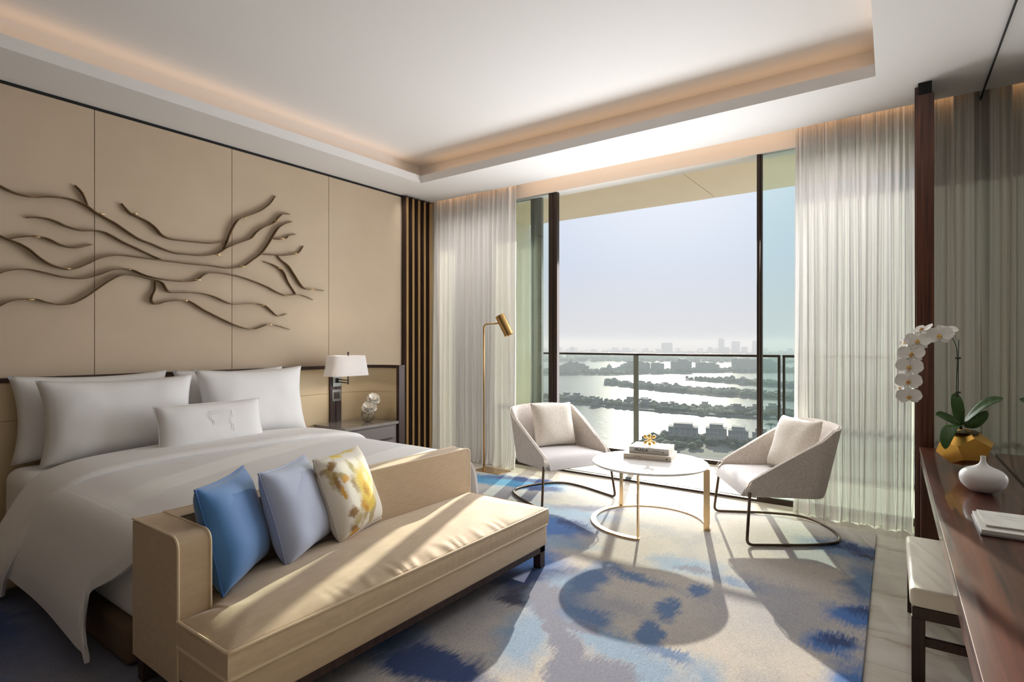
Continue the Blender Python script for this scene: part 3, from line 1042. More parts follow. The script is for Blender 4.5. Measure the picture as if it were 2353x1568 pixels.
# ---------------------------------------------------------------- wall sculpture
RIB = {
 'R1': [(-170, 60), (-60, 100), (0, 140), (80, 180), (160, 205), (240, 215), (330, 213), (420, 220), (500, 237), (580, 272), (640, 315), (700, 350), (780, 395), (860, 450), (940, 500), (1030, 535), (1110, 570), (1190, 595), (1270, 603), (1350, 610), (1410, 608), (1470, 595), (1530, 560), (1600, 530), (1690, 497), (1730, 455), (1780, 420), (1840, 395), (1870, 365), (1900, 335), (1930, 327), (1965, 330)],
 'R1b': [(510, 132), (545, 170), (575, 220), (600, 275)],
 'R2': [(825, 255), (850, 290), (880, 325), (930, 350), (1000, 385), (1050, 425), (1090, 470), (1150, 498), (1250, 512), (1350, 522), (1430, 528), (1500, 520), (1545, 500)],
 'R2b': [(1505, 585), (1530, 535), (1555, 460), (1585, 400), (1620, 362), (1700, 333), (1770, 302), (1830, 255), (1867, 205)],
 'R3': [(180, 352), (250, 352), (320, 362), (380, 382), (440, 410), (500, 430), (560, 442), (640, 442), (700, 452), (760, 480), (830, 520), (930, 565), (1020, 605), (1105, 640)],
 'R4': [(-160, 400), (0, 475), (50, 500), (130, 530), (200, 570), (260, 620), (330, 665), (400, 692), (460, 705), (520, 697), (590, 668), (660, 635), (740, 614), (810, 608), (880, 614), (960, 625), (1050, 637), (1150, 650), (1300, 668), (1430, 680), (1530, 695), (1600, 693), (1650, 680), (1700, 645), (1760, 600), (1800, 550), (1840, 485), (1880, 425), (1930, 395), (1980, 380)],
 'R4b': [(50, 500), (120, 487), (200, 480), (285, 487), (340, 505), (400, 535), (460, 553), (530, 557), (590, 545), (630, 533)],
 'R5': [(-160, 800), (-40, 760), (0, 730), (60, 713), (130, 703), (200, 705), (300, 725), (400, 750), (500, 765), (580, 765), (660, 745), (740, 715), (800, 703), (840, 700), (900, 710), (970, 740), (1050, 762), (1150, 778), (1270, 787), (1330, 775), (1380, 740), (1430, 728), (1510, 732), (1600, 748), (1700, 780), (1800, 820), (1870, 858), (1940, 882), (2010, 875), (2060, 883), (2120, 908)],
 'R6': [(-160, 1000), (-40, 975), (0, 950), (70, 920), (150, 907), (240, 905), (310, 925), (400, 942), (480, 937), (560, 902), (640, 850), (720, 795), (800, 752), (870, 740), (940, 748), (1000, 765), (1060, 778), (1100, 800), (1140, 855), (1220, 860), (1310, 862), (1380, 870), (1450, 890), (1540, 930), (1600, 940), (1680, 937), (1750, 937), (1800, 955), (1880, 1018), (1945, 1005)],
 'R7': [(1055, 785), (1050, 840), (1025, 890), (1025, 920), (1055, 940), (1120, 925), (1210, 912), (1280, 920), (1380, 980), (1500, 1040), (1600, 1085), (1700, 1110), (1750, 1100), (1810, 1078), (1860, 1078), (1965, 1108)],
 'R8': [(1840, 492), (1880, 500), (1930, 495), (1950, 478), (2005, 465)],
 'R9': [(1760, 600), (1830, 605), (1920, 610), (1980, 603), (2020, 590), (2055, 545)],
 'R10': [(1880, 612), (1900, 640), (1945, 680), (1985, 740), (2040, 820), (2090, 840), (2140, 840), (2195, 848)],
 'R11': [(1785, 650), (1840, 670), (1890, 700), (1920, 730), (1950, 790), (2005, 870)],
}
LEAVES = [(240, 483, 70), (680, 330, 60), (910, 328, 45), (215, 212, 60), (455, 700, 60), (870, 705, 60), (195, 907, 70), (1330, 775, 55), (1635, 685, 45), (1650, 357, 40), (1870, 377, 38), (1905, 497, 40), (1995, 598, 34), (1890, 697, 36), (2107, 838, 34), (1940, 881, 34), (1250, 915, 48), (1775, 945, 40), (1820, 1078, 40), (1470, 606, 50)]


def wall_point(zx, zy, x=-5.02):
    """A point of the drawing of the sculpture -> (y, z) on the wall."""
    px, py = zx * 0.34, 380 + zy * 0.34
    a = (px - 1176.5) / 1278.7
    dx = -math.sin(YAW) + a * math.cos(YAW)
    dy = math.cos(YAW) + a * math.sin(YAW)
    t = x / dx
    return t * dy, EYE + t * (789 - py) / 1278.7


root = thing('wall_sculpture', 'branching bronze ribbon wall sculpture with small brass leaves above the bed', 'wall art', (WX, 2.0, 1.8))
for key, pl in RIB.items():
    p2 = []
    for q in pl:
        y, z = wall_point(*q)
        p2.append(Vector((y, z, 0)))
    sp = smooth_path(p2, 6)
    bm = B()
    th = 0.0028
    rows = []
    n = len(sp)
    for i, p in enumerate(sp):
        d = (sp[min(i + 1, n - 1)] - sp[max(i - 1, 0)]).normalized()
        nrm = Vector((-d.y, d.x, 0))
        taper = min(1.0, (i + 1) / 14.0, (n - i) / 14.0)
        wdt = 0.018 + 0.030 * taper
        off = 0.004
        c1, c2 = p + nrm * th, p - nrm * th
        x0, x1 = WX + off, WX + off + wdt
        rows.append([bm.verts.new((x0, c1.x, c1.y)), bm.verts.new((x1, c1.x, c1.y)), bm.verts.new((x1, c2.x, c2.y)), bm.verts.new((x0, c2.x, c2.y))])
    for a, b in zip(rows, rows[1:]):
        for k in range(4):
            bm.faces.new((a[k], a[(k + 1) % 4], b[(k + 1) % 4], b[k]))
    bm.faces.new(rows[0][::-1])
    bm.faces.new(rows[-1])
    link_mesh('ribbon', bm, 'sculpture_bronze', root, world=True, angle=50)
leaf_me = None
for (zx, zy, ln) in LEAVES:
    y, z = wall_point(zx, zy)
    y2, z2 = wall_point(zx + ln, zy)
    half = (y2 - y) * 0.55
    if leaf_me is None:
        bm = B()
        add_lathe(bm, [(0, -1), (0.35, -0.82), (0.75, -0.4), (1, 0), (0.75, 0.4), (0.35, 0.82), (0, 1)], 10)
        bm.transform(Matrix.Rotation(PI / 2, 4, 'X'))
        leaf_o = link_mesh('brass_leaf', bm, 'table_gold', root)
        leaf_me = leaf_o.data
    else:
        leaf_o = leaf_o.copy()
        C.objects.link(leaf_o)
    leaf_o.location = (0.042, y - 2.0, z - 1.8)
    leaf_o.scale = (0.010, half, 0.009)

# ================================================================ BED
bed = thing('bed', 'king bed with dark upholstered base and white wrapped mattress', 'bed', (-3.85, 2.13, 0))
link_mesh('bed_base', box(-4.93, -2.80, 0.99, 3.28, 0.0145, 0.20, 0.035, 4), 'brown_base', bed, world=True)
link_mesh('mattress', box(-4.92, -2.745, 1.02, 3.245, 0.175, 0.62, 0.085, 6), 'linen_white', bed, world=True)

# headboard: flat run, then a wing curving forward round the night table
hb = thing('headboard', 'tan upholstered headboard with dark wood rim curving round the night table', 'headboard', (-4.98, 2.6, 0))
plan = [Vector((-4.985, y, 0)) for y in (-0.6, 0.3, 1.3, 2.3, 3.3, 3.75)]
cx, cy, R = -4.585, 3.75, 0.40
for k in range(1, 15):
    a = PI - k / 14 * PI / 2 * 1.0
    plan.append(Vector((cx + R * math.cos(a), cy + R * 1.0 * math.sin(a), 0)))
plan.append(Vector((-4.50, 4.15, 0)))


def wall_strip(path, th, z0, z1, out=0.0):
    """A standing strip that follows a plan curve; th to the far side."""
    bm = B()
    rows = []
    n = len(path)
    for i, p in enumerate(path):
        d = (path[min(i + 1, n - 1)] - path[max(i - 1, 0)]).normalized()
        nr = Vector((-d.y, d.x, 0))            # towards the wall side
        a, b = p - nr * out, p + nr * th
        rows.append([bm.verts.new((a.x, a.y, z0)), bm.verts.new((b.x, b.y, z0)), bm.verts.new((b.x, b.y, z1)), bm.verts.new((a.x, a.y, z1))])
    for a, b in zip(rows, rows[1:]):
        for k in range(4):
            bm.faces.new((a[k], a[(k + 1) % 4], b[(k + 1) % 4], b[k]))
    bm.faces.new(rows[0][::-1])
    bm.faces.new(rows[-1])
    return bm


link_mesh('upholstered_panel', wall_strip(plan, 0.03, 0.10, 0.918), 'headboard_leather', hb, world=True)
link_mesh('upholstered_panel', wall_strip(plan, 0.03, 0.921, 1.180), 'headboard_leather', hb, world=True)
link_mesh('backing_board', wall_strip(plan, 0.045, 0.0, 1.185, out=-0.028), 'dark_wood', hb, world=True)
link_mesh('top_rim', wall_strip(plan, 0.045, 1.180, 1.212, out=0.012), 'dark_wood', hb, world=True)
link_mesh('end_post', box(-4.505, -4.462, 4.115, 4.20, 0.0, 1.212, 0.003, 1), 'dark_wood', hb, world=True)
link_mesh('panel_seam', box(-4.9835, -4.983, 3.93, 3.932, 0.62, 1.18), 'tan_piping', hb, smooth=False, world=True) if False else None
bm = B()
add_box(bm, -4.985, -4.962, 3.615, 3.683, 0.60, 1.182, 0.002, 1)
add_box(bm, -4.985, -4.962, 3.687, 3.757, 0.60, 1.182, 0.002, 1)
link_mesh('wood_strip', bm, 'dark_wood', hb, world=True)
sw = link_mesh('switch_plate', box(-4.962, -4.954, 3.635, 3.745, 0.835, 0.960, 0.002, 1), 'pewter', hb, world=True)
bm = B()
for s, xx in ((0.036, 0.003), (0.024, 0.006), (0.012, 0.009)):
    add_box(bm, -4.954, -4.954 + xx, 3.69 - s, 3.69 + s, 0.897 - s, 0.897 + s)
link_mesh('socket_face', bm, 'dark_bronze', sw, smooth=False, world=True)

# bedside lamp on its swing arm
lp = thing('swing_arm_lamp', 'wall lamp with white tapered shade and dark swing arm over the night table', 'lamp', (-4.962, 3.69, 1.05))
link_mesh('wall_plate', box(-4.962, -4.95, 3.638, 3.745, 0.99, 1.165, 0.002, 1), 'pewter', lp, world=True)
bm = B()
add_box(bm, -4.95, -4.925, 3.685, 3.70, 1.03, 1.08, 0.002, 1)
add_tube(bm, [(-4.93, 3.692, 1.068), (-4.70, 3.64, 1.068)], 0.006, 8)
add_tube(bm, [(-4.93, 3.692, 1.042), (-4.70, 3.64, 1.042)], 0.006, 8)
add_tube(bm, [(-4.70, 3.64, 1.028), (-4.70, 3.64, 1.345)], 0.008, 10)
add_lathe(bm, [(0, 0.028), (0.010, 0.02), (0.012, 0.01), (0.006, 0)], 12, (-4.70, 3.64, 1.335))
link_mesh('swing_arm', bm, 'dark_bronze', lp, world=True)


def shade_ring(hx, hy, z, n=48, e=5.0):
    out = []
    for k in range(n):
        a = 2 * PI * k / n
        c, s = math.cos(a), math.sin(a)
        out.append((-4.70 + hx * math.copysign(abs(c) ** (2 / e), c), 3.62 + hy * math.copysign(abs(s) ** (2 / e), s), z))
    return out


bm = B()
rings = []
for t in range(7):
    f = t / 6
    rings.append([bm.verts.new(p) for p in shade_ring(0.115 - 0.02 * f, 0.225 - 0.035 * f, 1.118 + 0.205 * f)])
for t in range(6, -1, -1):
    f = t / 6
    rings.append([bm.verts.new(p) for p in shade_ring(0.1135 - 0.02 * f, 0.2235 - 0.035 * f, 1.118 + 0.205 * f)])
for a, b in zip(rings, rings[1:] + rings[:1]):
    for k in range(48):
        bm.faces.new((a[k], a[(k + 1) % 48], b[(k + 1) % 48], b[k]))
link_mesh('lamp_shade', bm, 'shade', lp, world=True)
bulb = lamp('bedside_bulb', 'POINT', (-4.70, 3.62, 1.22), (0, 0, -1), 3.0, (1.0, 0.86, 0.72), shadow_soft_size=0.03)

# night table
nt_ = thing('night_table', 'grey stone topped night table with taupe drawers right of the bed', 'night table', (-4.72, 3.78, 0))
def corner_plan(x0, x1, y0, y1, r):
    return [(x0, y0), (x1, y0), (x1, y1)] + [(-4.585 + r * math.cos(a), 3.75 + r * math.sin(a)) for a in (PI * 0.52, PI * 0.60, PI * 0.68, PI * 0.76, PI * 0.84, PI * 0.92, PI)]


link_mesh('table_body', prism(corner_plan(-4.955, -4.49, 3.44, 4.105, 0.37), 0.10, 0.585), 'taupe_lacquer', nt_, smooth=False, world=True)
link_mesh('stone_top', prism(corner_plan(-4.963, -4.465, 3.42, 4.113, 0.378), 0.592, 0.62), 'stone_grey', nt_, smooth=False, world=True)
for z0, z1 in ((0.45, 0.578), (0.30, 0.435), (0.13, 0.285)):
    dr = link_mesh('drawer', box(-4.488, -4.472, 3.45, 4.07, z0, z1, 0.003, 1), 'taupe_lacquer', nt_, world=True)
    link_mesh('drawer_pull', box(-4.474, -4.466, 3.50, 4.02, z0 - 0.008, z0 + 0.004), 'dark_bronze', dr, world=True)

# flowers in a round glass vase
vz = thing('glass_vase', 'small flat round glass vase with two cream blooms on the night table', 'vase', (-4.66, 3.86, 0.62))
bm = B()
prof = []
for k in range(0, 25):
    a = -PI / 2 * 0.86 + k / 24 * (PI * 0.93)
    prof.append((0.068 * math.cos(a), 0.062 + 0.068 * math.sin(a) + 0.005))
add_lathe(bm, [(0, prof[0][1])] + prof, 32, sx=0.35, sy=1.0)
bm.transform(Matrix.Rotation(math.radians(-35), 4, 'Z'))
bmesh.ops.solidify(bm, geom=bm.faces[:], thickness=0.003)
link_mesh('vase_body', bm, 'vase_glass', vz)


def bloom(bm, c, r, tilt, seed, layers=4):
    rnd = random.Random(seed)
    mt = Matrix.Translation(c) @ Matrix.Rotation(tilt[1], 4, 'Y') @ Matrix.Rotation(tilt[0], 4, 'X')
    for L in range(layers):
        n = 5 + (L % 2)
        opn = 0.25 + 0.75 * L / (layers - 1)
        for i in range(n):
            a = 2 * PI * (i + 0.5 * L) / n + rnd.uniform(-0.2, 0.2)
            rr = r * (0.45 + 0.55 * opn) * rnd.uniform(0.85, 1.12)
            w = rr * 0.75
            lift = rr * (1.15 - 1.1 * opn)

            def f(u, v, a=a, rr=rr, w=w, lift=lift, opn=opn):
                s = (v - 0.5) * 2
                rad = rr * u
                wid = w * math.sin(PI * min(1, u * 0.86 + 0.06)) ** 0.7 * s
                z = lift * u ** 1.4 + 0.30 * rr * s * s * (1 - opn * 0.6) + 0.06 * rr * math.sin(9 * s + 5 * u + a)
                z -= 0.25 * rr * opn * max(0, u - 0.7)
                return mt @ Vector((rad * math.cos(a) - wid * math.sin(a), rad * math.sin(a) + wid * math.cos(a), z))
            add_grid(bm, f, 6, 6)
    return bm


stm = link_mesh('stems', tube(smooth_path([(-0.005, 0, 0.02), (0.004, 0.005, 0.10), (0.01, 0.015, 0.16)], 5), 0.0025, 6), 'stem', vz)
bm = B()
add_tube(bm, smooth_path([(0.005, -0.01, 0.02), (0.0, 0.03, 0.16), (0.0, 0.055, 0.235)], 6), 0.003, 6)
link_mesh('stems', bm, 'stem', vz)
link_mesh('bloom', bloom(B(), Vector((0.02, 0.0, 0.150)), 0.080, (0.45, 0.55), 1, 6), 'petal_cream', vz, angle=180)
link_mesh('bloom', bloom(B(), Vector((0.01, 0.06, 0.232)), 0.074, (0.25, 0.6), 4, 6), 'petal_cream', vz, angle=180)


# duvet, draped over the near side in a flared skirt
def duvet_section(hem_y, hem_z, top_z, puff, n=34):
    """(y, z) samples from the near hem across the bed to the far hem."""
    ctrl = [(hem_y, hem_z), (hem_y + 0.015, hem_z + 0.13), (hem_y + 0.075, hem_z + 0.30), (1.03, 0.585), (1.16, top_z - 0.022), (1.38, top_z + puff * 0.5), (1.8, top_z + puff), (2.4, top_z + puff), (2.85, top_z + puff * 0.5), (3.08, top_z - 0.01), (3.24, top_z - 0.06), (3.32, 0.5), (3.36, 0.25)]
    sp = smooth_path([(a, b, 0) for a, b in ctrl], 5)
    return [(p.x, p.y) for p in sp]


def draped(name, xs, secf, m, parent, thick, subj=None):
    bm = B()
    cols = []
    for i, x in enumerate(xs):
        t = i / (len(xs) - 1)
        cols.append([Vector((p[2] if len(p) > 2 else x, p[0], p[1])) for p in secf(x, t)])
    g = [[bm.verts.new(p) for p in c] for c in cols]
    for i in range(len(g) - 1):
        for j in range(len(g[0]) - 1):
            bm.faces.new((g[i][j], g[i + 1][j], g[i + 1][j + 1], g[i][j + 1]))
    bmesh.ops.recalc_face_normals(bm, faces=bm.faces)
    if sum(f.normal.z for f in bm.faces) < 0:
        bmesh.ops.reverse_faces(bm, faces=bm.faces)
    bmesh.ops.solidify(bm, geom=bm.faces[:], thickness=thick)
    return link_mesh(name, bm, m, parent, angle=60, world=True)


duv = thing('duvet', 'white duvet with turned-down edge draped over the bed and its near side', 'duvet', (-3.6, 2.1, 0.66))


def main_sec(x, t):
    out = []
    sec = duvet_section(0.87, 0.13 - 0.03 * (x + 3.5), 0.655, 0.03)
    n = len(sec)
    for j, (y, z) in enumerate(sec):
        k = j / (n - 1)
        side = max(0, 1 - k / 0.24)
        side = side * side * (3 - 2 * side)
        # soft waves in the skirt
        y += side * 0.008 * math.sin(x * 5.0 + 0.6)
        z += 0.006 * mnoise.noise(Vector((x * 2.2, y * 2.2, 1.5)))
        xx = x
        # the skirt stops before the foot end, its free edge leaning to a low point
        if x > -3.06:
            s = (x + 3.06) / 0.32
            xx = x - s * (0.38 - 0.22 * side) * min(1, side / 0.35)
        if x > -2.80:                           # foot: tucked down behind the bench
            z = min(z, z - (x + 2.80) * 0.7)
        out.append((y, z, xx))
    return out


xs = [-4.10 + i * (1.36 / 46) for i in range(47)]
link = draped('duvet_cover', xs, main_sec, 'linen_stripe', duv, 0.02)


def turn_sec(x, t):
    out = []
    sec = duvet_section(0.82, 0.05, 0.688, 0.034)
    n = len(sec)
    for j, (y, z) in enumerate(sec):
        k = j / (n - 1)
        side = max(0, 1 - k / 0.24)
        side = side * side * (3 - 2 * side)
        z += 0.006 * mnoise.noise(Vector((x * 2, y * 2, 4.5)))
        roll = 0.028 * (1 - min(1, t / 0.08)) ** 2 + 0.024 * max(0, (t - 0.9) / 0.1) ** 2
        z -= roll * (1 - side)
        y += side * roll * 0.8
        out.append((y, z, x + 0.10 * (1 - abs(y - 2.1)) * 0.25 * t - 0.13 * side * t))
    return out


xs = [-4.46 + i * (0.52 / 22) for i in range(23)]
draped('turned_down_band', xs, turn_sec, 'linen_white', duv, 0.022)

GP = 'white pillows against the headboard'
make_pillow('bed_pillow', 'white bed pillow leaning on the headboard, behind the front left one', 'pillow', (-4.845, 1.53, 0.635), PI / 2 + 0.0, 0.12, 0.98, 0.60, 0.17, 'linen_white', 0.095, group=GP, seed=1)
make_pillow('bed_pillow', 'front left white bed pillow, nearest the left edge of the picture', 'pillow', (-4.60, 1.62, 0.635), PI / 2 - 0.03, 0.16, 0.98, 0.575, 0.22, 'linen_white', 0.095, group=GP, seed=2, n=26)
make_pillow('bed_pillow', 'white bed pillow mostly hidden behind the front right one', 'pillow', (-4.845, 2.55, 0.635), PI / 2, 0.12, 0.98, 0.60, 0.17, 'linen_white', 0.095, group=GP, seed=3)
make_pillow('bed_pillow', 'front right white bed pillow beside the night table lamp', 'pillow', (-4.60, 2.615, 0.635), PI / 2 + 0.02, 0.15, 0.98, 0.61, 0.22, 'linen_white', 0.095, group=GP, seed=4, n=26)
sp_ = make_pillow('lumbar_pillow', 'small white pillow with an embroidered square motif in front of the bed pillows', 'pillow', (-4.28, 2.10, 0.665), PI / 2 + 0.03, 0.24, 0.80, 0.345, 0.15, 'linen_white', 0.05, seed=6, n=26, piping='linen_white')
bm = B()
# square fretwork motif lying on the pillow's face


def on_face(x, z, off=0.0):
    u, v = x / 0.40, (z - 0.1725) / 0.1725
    t = max(0, (1 - u ** 4) * (1 - v ** 4)) ** 0.55 * 0.075 * (1 - 0.2 * v * 0.5)
    return (x, -t - off, z)


def stitch(pts):
    dense = []
    for a, b in zip(pts, pts[1:]):
        for k in range(6):
            t = k / 6
            dense.append(on_face(a[0] + (b[0] - a[0]) * t, a[1] + (b[1] - a[1]) * t, 0.001))
    dense.append(on_face(pts[-1][0], pts[-1][1], 0.001))
    add_tube(bm, dense, 0.0012, 5)


cx0, cz0, h = 0.03, 0.178, 0.085
for hh in (h, h * 0.82):
    k = hh * 0.28
    stitch([(cx0 - hh, cz0 + hh), (cx0 + hh, cz0 + hh)])
    stitch([(cx0 - hh, cz0 - hh), (cx0 + hh, cz0 - hh)])
    stitch([(cx0 - hh, cz0 - hh), (cx0 - hh, cz0 - k), (cx0 - hh * 0.8, cz0 - k), (cx0 - hh * 0.8, cz0 + k), (cx0 - hh, cz0 + k), (cx0 - hh, cz0 + hh)])
    stitch([(cx0 + hh, cz0 - hh), (cx0 + hh, cz0 - k), (cx0 + hh * 0.8, cz0 - k), (cx0 + hh * 0.8, cz0 + k), (cx0 + hh, cz0 + k), (cx0 + hh, cz0 + hh)])
link_mesh('embroidery', bm, 'linen_white', sp_, angle=180)

# ================================================================ BENCH AT THE FOOT OF THE BED
bn = thing('chaise_bench', 'tan upholstered daybed bench with one arm at the foot of the bed', 'bench', (-2.3, 2.0, 0))
XB0, XB1, XA, XF = -2.705, -2.575, -2.285, -1.905
Y0, YA, Y1 = 0.975, 1.105, 3.035


def rounded_extrusion(profile, axis, a, b, r_pts, r, bev=0.008):
    """profile: 2-D polygon, corners listed in r_pts get radius r. Extruded along an axis from a to b."""
    pts = []
    n = len(profile)
    for i, p in enumerate(profile):
        P = Vector((p[0], p[1], 0))
        if i in r_pts:
            A = Vector((*profile[(i - 1) % n], 0))
            Cc = Vector((*profile[(i + 1) % n], 0))
            q0, q1 = P + (A - P).normalized() * r, P + (Cc - P).normalized() * r
            for k in range(9):
                t = k / 8
                pts.append((1 - t) ** 2 * q0 + 2 * (1 - t) * t * P + t * t * q1)
        else:
            pts.append(P)
    bm = B()
    mk = (lambda p, s: (p.x, s, p.y)) if axis == 'Y' else (lambda p, s: (s, p.x, p.y))
    A = [bm.verts.new(mk(p, a)) for p in pts]
    Bv = [bm.verts.new(mk(p, b)) for p in pts]
    bm.faces.new(A)
    bm.faces.new(Bv[::-1])
    m = len(pts)
    ends = []
    for i in range(m):
        bm.faces.new((A[i], Bv[i], Bv[(i + 1) % m], A[(i + 1) % m]))
    bm.edges.ensure_lookup_table()
    ee = [e for e in bm.edges if (e.verts[0] in A) == (e.verts[1] in A)]
    bmesh.ops.bevel(bm, geom=ee, offset=bev, segments=2, affect='EDGES')
    return bm, [mk(p, a) for p in pts], [mk(p, b) for p in pts]


# arm: seen from the end it is a tall slab whose front top corner is rounded
bm, oa, ob = rounded_extrusion([(XB0, 0.12), (XA, 0.12), (XA, 0.70), (XB0, 0.70)], 'Y', Y0, YA, {2}, 0.055)
arm = link_mesh('arm', bm, 'tan_fabric', bn, world=True)
for y, path in ((Y0 + 0.004, oa), (YA - 0.004, ob)):
    p2 = [Vector((p[0], y, p[2])) for p in path][1:]
    link_mesh('piping', tube(p2, 0.0055, 6), 'tan_piping', arm, world=True)
bm, oa, ob = rounded_extrusion([(YA - 0.0, 0.12), (Y1 + 0.02, 0.12), (Y1 + 0.02, 0.70), (YA - 0.0, 0.70)], 'X', XB0, XB1, {2}, 0.055)
bk = link_mesh('backrest', bm, 'tan_fabric', bn, world=True)
for x, path in ((XB0 + 0.004, oa), (XB1 - 0.004, ob)):
    p2 = [Vector((x, p[1], p[2])) for p in path][1:]
    link_mesh('piping', tube(p2, 0.0055, 6), 'tan_piping', bk, world=True)

# seat box
link_mesh('seat_box', box(XB1, XF - 0.006, Y0 + 0.006, Y1 - 0.004, 0.155, 0.285, 0.012, 3), 'tan_fabric', bn, world=True)

# T-shaped seat cushion with a crown and gathered front edge
bm = B()
gx = sorted(set([round(XB1 + 0.002 + i * (XF - XB1 - 0.002) / 40, 4) for i in range(41)] + [round(XA + 0.003, 4)]))
gy = sorted(set([round(Y0 + i * (Y1 - Y0) / 130, 4) for i in range(131)] + [round(YA + 0.003, 4)]))
XA2, YA2 = round(XA + 0.003, 4), round(YA + 0.003, 4)


def inside(x, y):
    return not (x < XA2 - 1e-6 and y < YA2 - 1e-6)


def edge_dist(x, y):
    d = min(x - XB1, XF - x, Y1 - y)
    if x >= XA2:
        d = min(d, y - Y0)
        if y < YA2:
            d = min(d, x - XA2)
        elif x < XA2 + 0.3:
            d = min(d, math.hypot(x - XA2, y - YA2) + 0.02)
    else:
        d = min(d, y - YA2)
    return max(0, d)


def cush_z(x, y):
    d = edge_dist(x, y)
    z = 0.384 + 0.052 * (1 - math.exp(-d / 0.10)) + 0.006 * math.exp(-d / 0.015) * 0
    fd = XF - x                                  # gathers along the front welt
    mid = max(0, 1 - ((y - 2.0) / 0.75) ** 2)
    gat = 0.5 + 0.5 * mnoise.noise(Vector((y * 5, 0, 3)))
    z += 0.0032 * math.sin(y * 330 + 8 * mnoise.noise(Vector((y * 9, x * 4, 0)))) * math.exp(-((fd - 0.035) / 0.05) ** 2) * mid * gat * 2.2
    z += 0.003 * mnoise.noise(Vector((x * 6, y * 6, 0)))
    return z


VV = {}
for i, x in enumerate(gx):
    for j, y in enumerate(gy):
        VV[i, j] = bm.verts.new((x, y, cush_z(x, y))) if (x >= XA2 - 1e-6 or y >= YA2 - 1e-6) else None
for i in range(len(gx) - 1):
    for j in range(len(gy) - 1):
        q = [VV[i, j], VV[i + 1, j], VV[i + 1, j + 1], VV[i, j + 1]]
        if gx[i] < XA2 - 1e-6 and gy[j] < YA2 - 1e-6:
            continue
        if all(q):
            bm.faces.new(q)
bd = [e for e in bm.edges if e.is_boundary]
r1 = bmesh.ops.extrude_edge_only(bm, edges=bd)
v1 = [v for v in r1['geom'] if isinstance(v, bmesh.types.BMVert)]
for v in v1:
    v.co.z = 0.335
    if v.co.x > XF - 0.01:
        v.co.x += 0.006 + 0.0015 * math.sin(v.co.y * 260)
    if v.co.y > Y1 - 0.01:
        v.co.y += 0.006
    if v.co.y < Y0 + 0.01:
        v.co.y -= 0.004
e1 = [e for e in r1['geom'] if isinstance(e, bmesh.types.BMEdge)]
r2 = bmesh.ops.extrude_edge_only(bm, edges=e1)
for v in [v for v in r2['geom'] if isinstance(v, bmesh.types.BMVert)]:
    v.co.z = 0.288
    v.co.x = min(v.co.x, XF)
    v.co.y = max(Y0, min(Y1, v.co.y))
cu = link_mesh('seat_cushion', bm, 'tan_fabric', bn, world=True, angle=60)
for z in (0.385, 0.289):
    link_mesh('piping', tube(round_path([(XA2, Y0, z), (XF, Y0, z), (XF, Y1, z), (XB1 + 0.01, Y1, z)], 0.02), 0.0062, 6), 'tan_piping', cu, world=True)
link_mesh('wood_rail', box(XB0 + 0.01, XF - 0.02, Y0 + 0.012, Y1 - 0.008, 0.115, 0.158), 'dark_wood', bn, world=True)
for x in (XB0 + 0.04, XF - 0.047):
    for y in (Y0 + 0.045, Y1 - 0.035):
        link_mesh('leg', box(x - 0.027, x + 0.027, y - 0.027, y + 0.027, 0.0145, 0.16, 0.002, 1), 'dark_wood', bn, world=True)

GC = 'square cushions on the bench'
make_pillow('throw_cushion', 'bright blue satin cushion against the bench arm', 'cushion', (-2.425, 1.325, 0.415), math.radians(128.5), 0.25, 0.45, 0.45, 0.17, 'blue_satin', 0.06, 'blue_piping', GC, 21, n=26)
make_pillow('throw_cushion', 'pale lilac blue satin cushion between the bright blue and the floral one', 'cushion', (-2.44, 1.655, 0.418), math.radians(119.5), 0.31, 0.44, 0.45, 0.17, 'lilac_satin', 0.06, 'lilac_piping', GC, 22, n=26)
make_pillow('throw_cushion', 'cream needlepoint cushion with yellow and brown flowers leaning on the backrest', 'cushion', (-2.462, 2.00, 0.42), math.radians(111.5), 0.36, 0.44, 0.45, 0.16, 'floral', 0.035, 'boucle_cushion', GC, 23, n=26)

# ================================================================ RUG
bm = box(-4.3, -0.226, -0.6, 5.0, 0.001, 0.014, 0.004, 1)
for v in bm.verts:
    if v.co.x > -1:
        v.co.x = v.co.x - SK * 0.8 * (v.co.y - 5.0)
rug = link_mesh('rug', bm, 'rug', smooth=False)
tag(rug, 'large wool rug with blue, grey and cream clouded pattern on the marble floor', 'rug')
RZ = 0.014


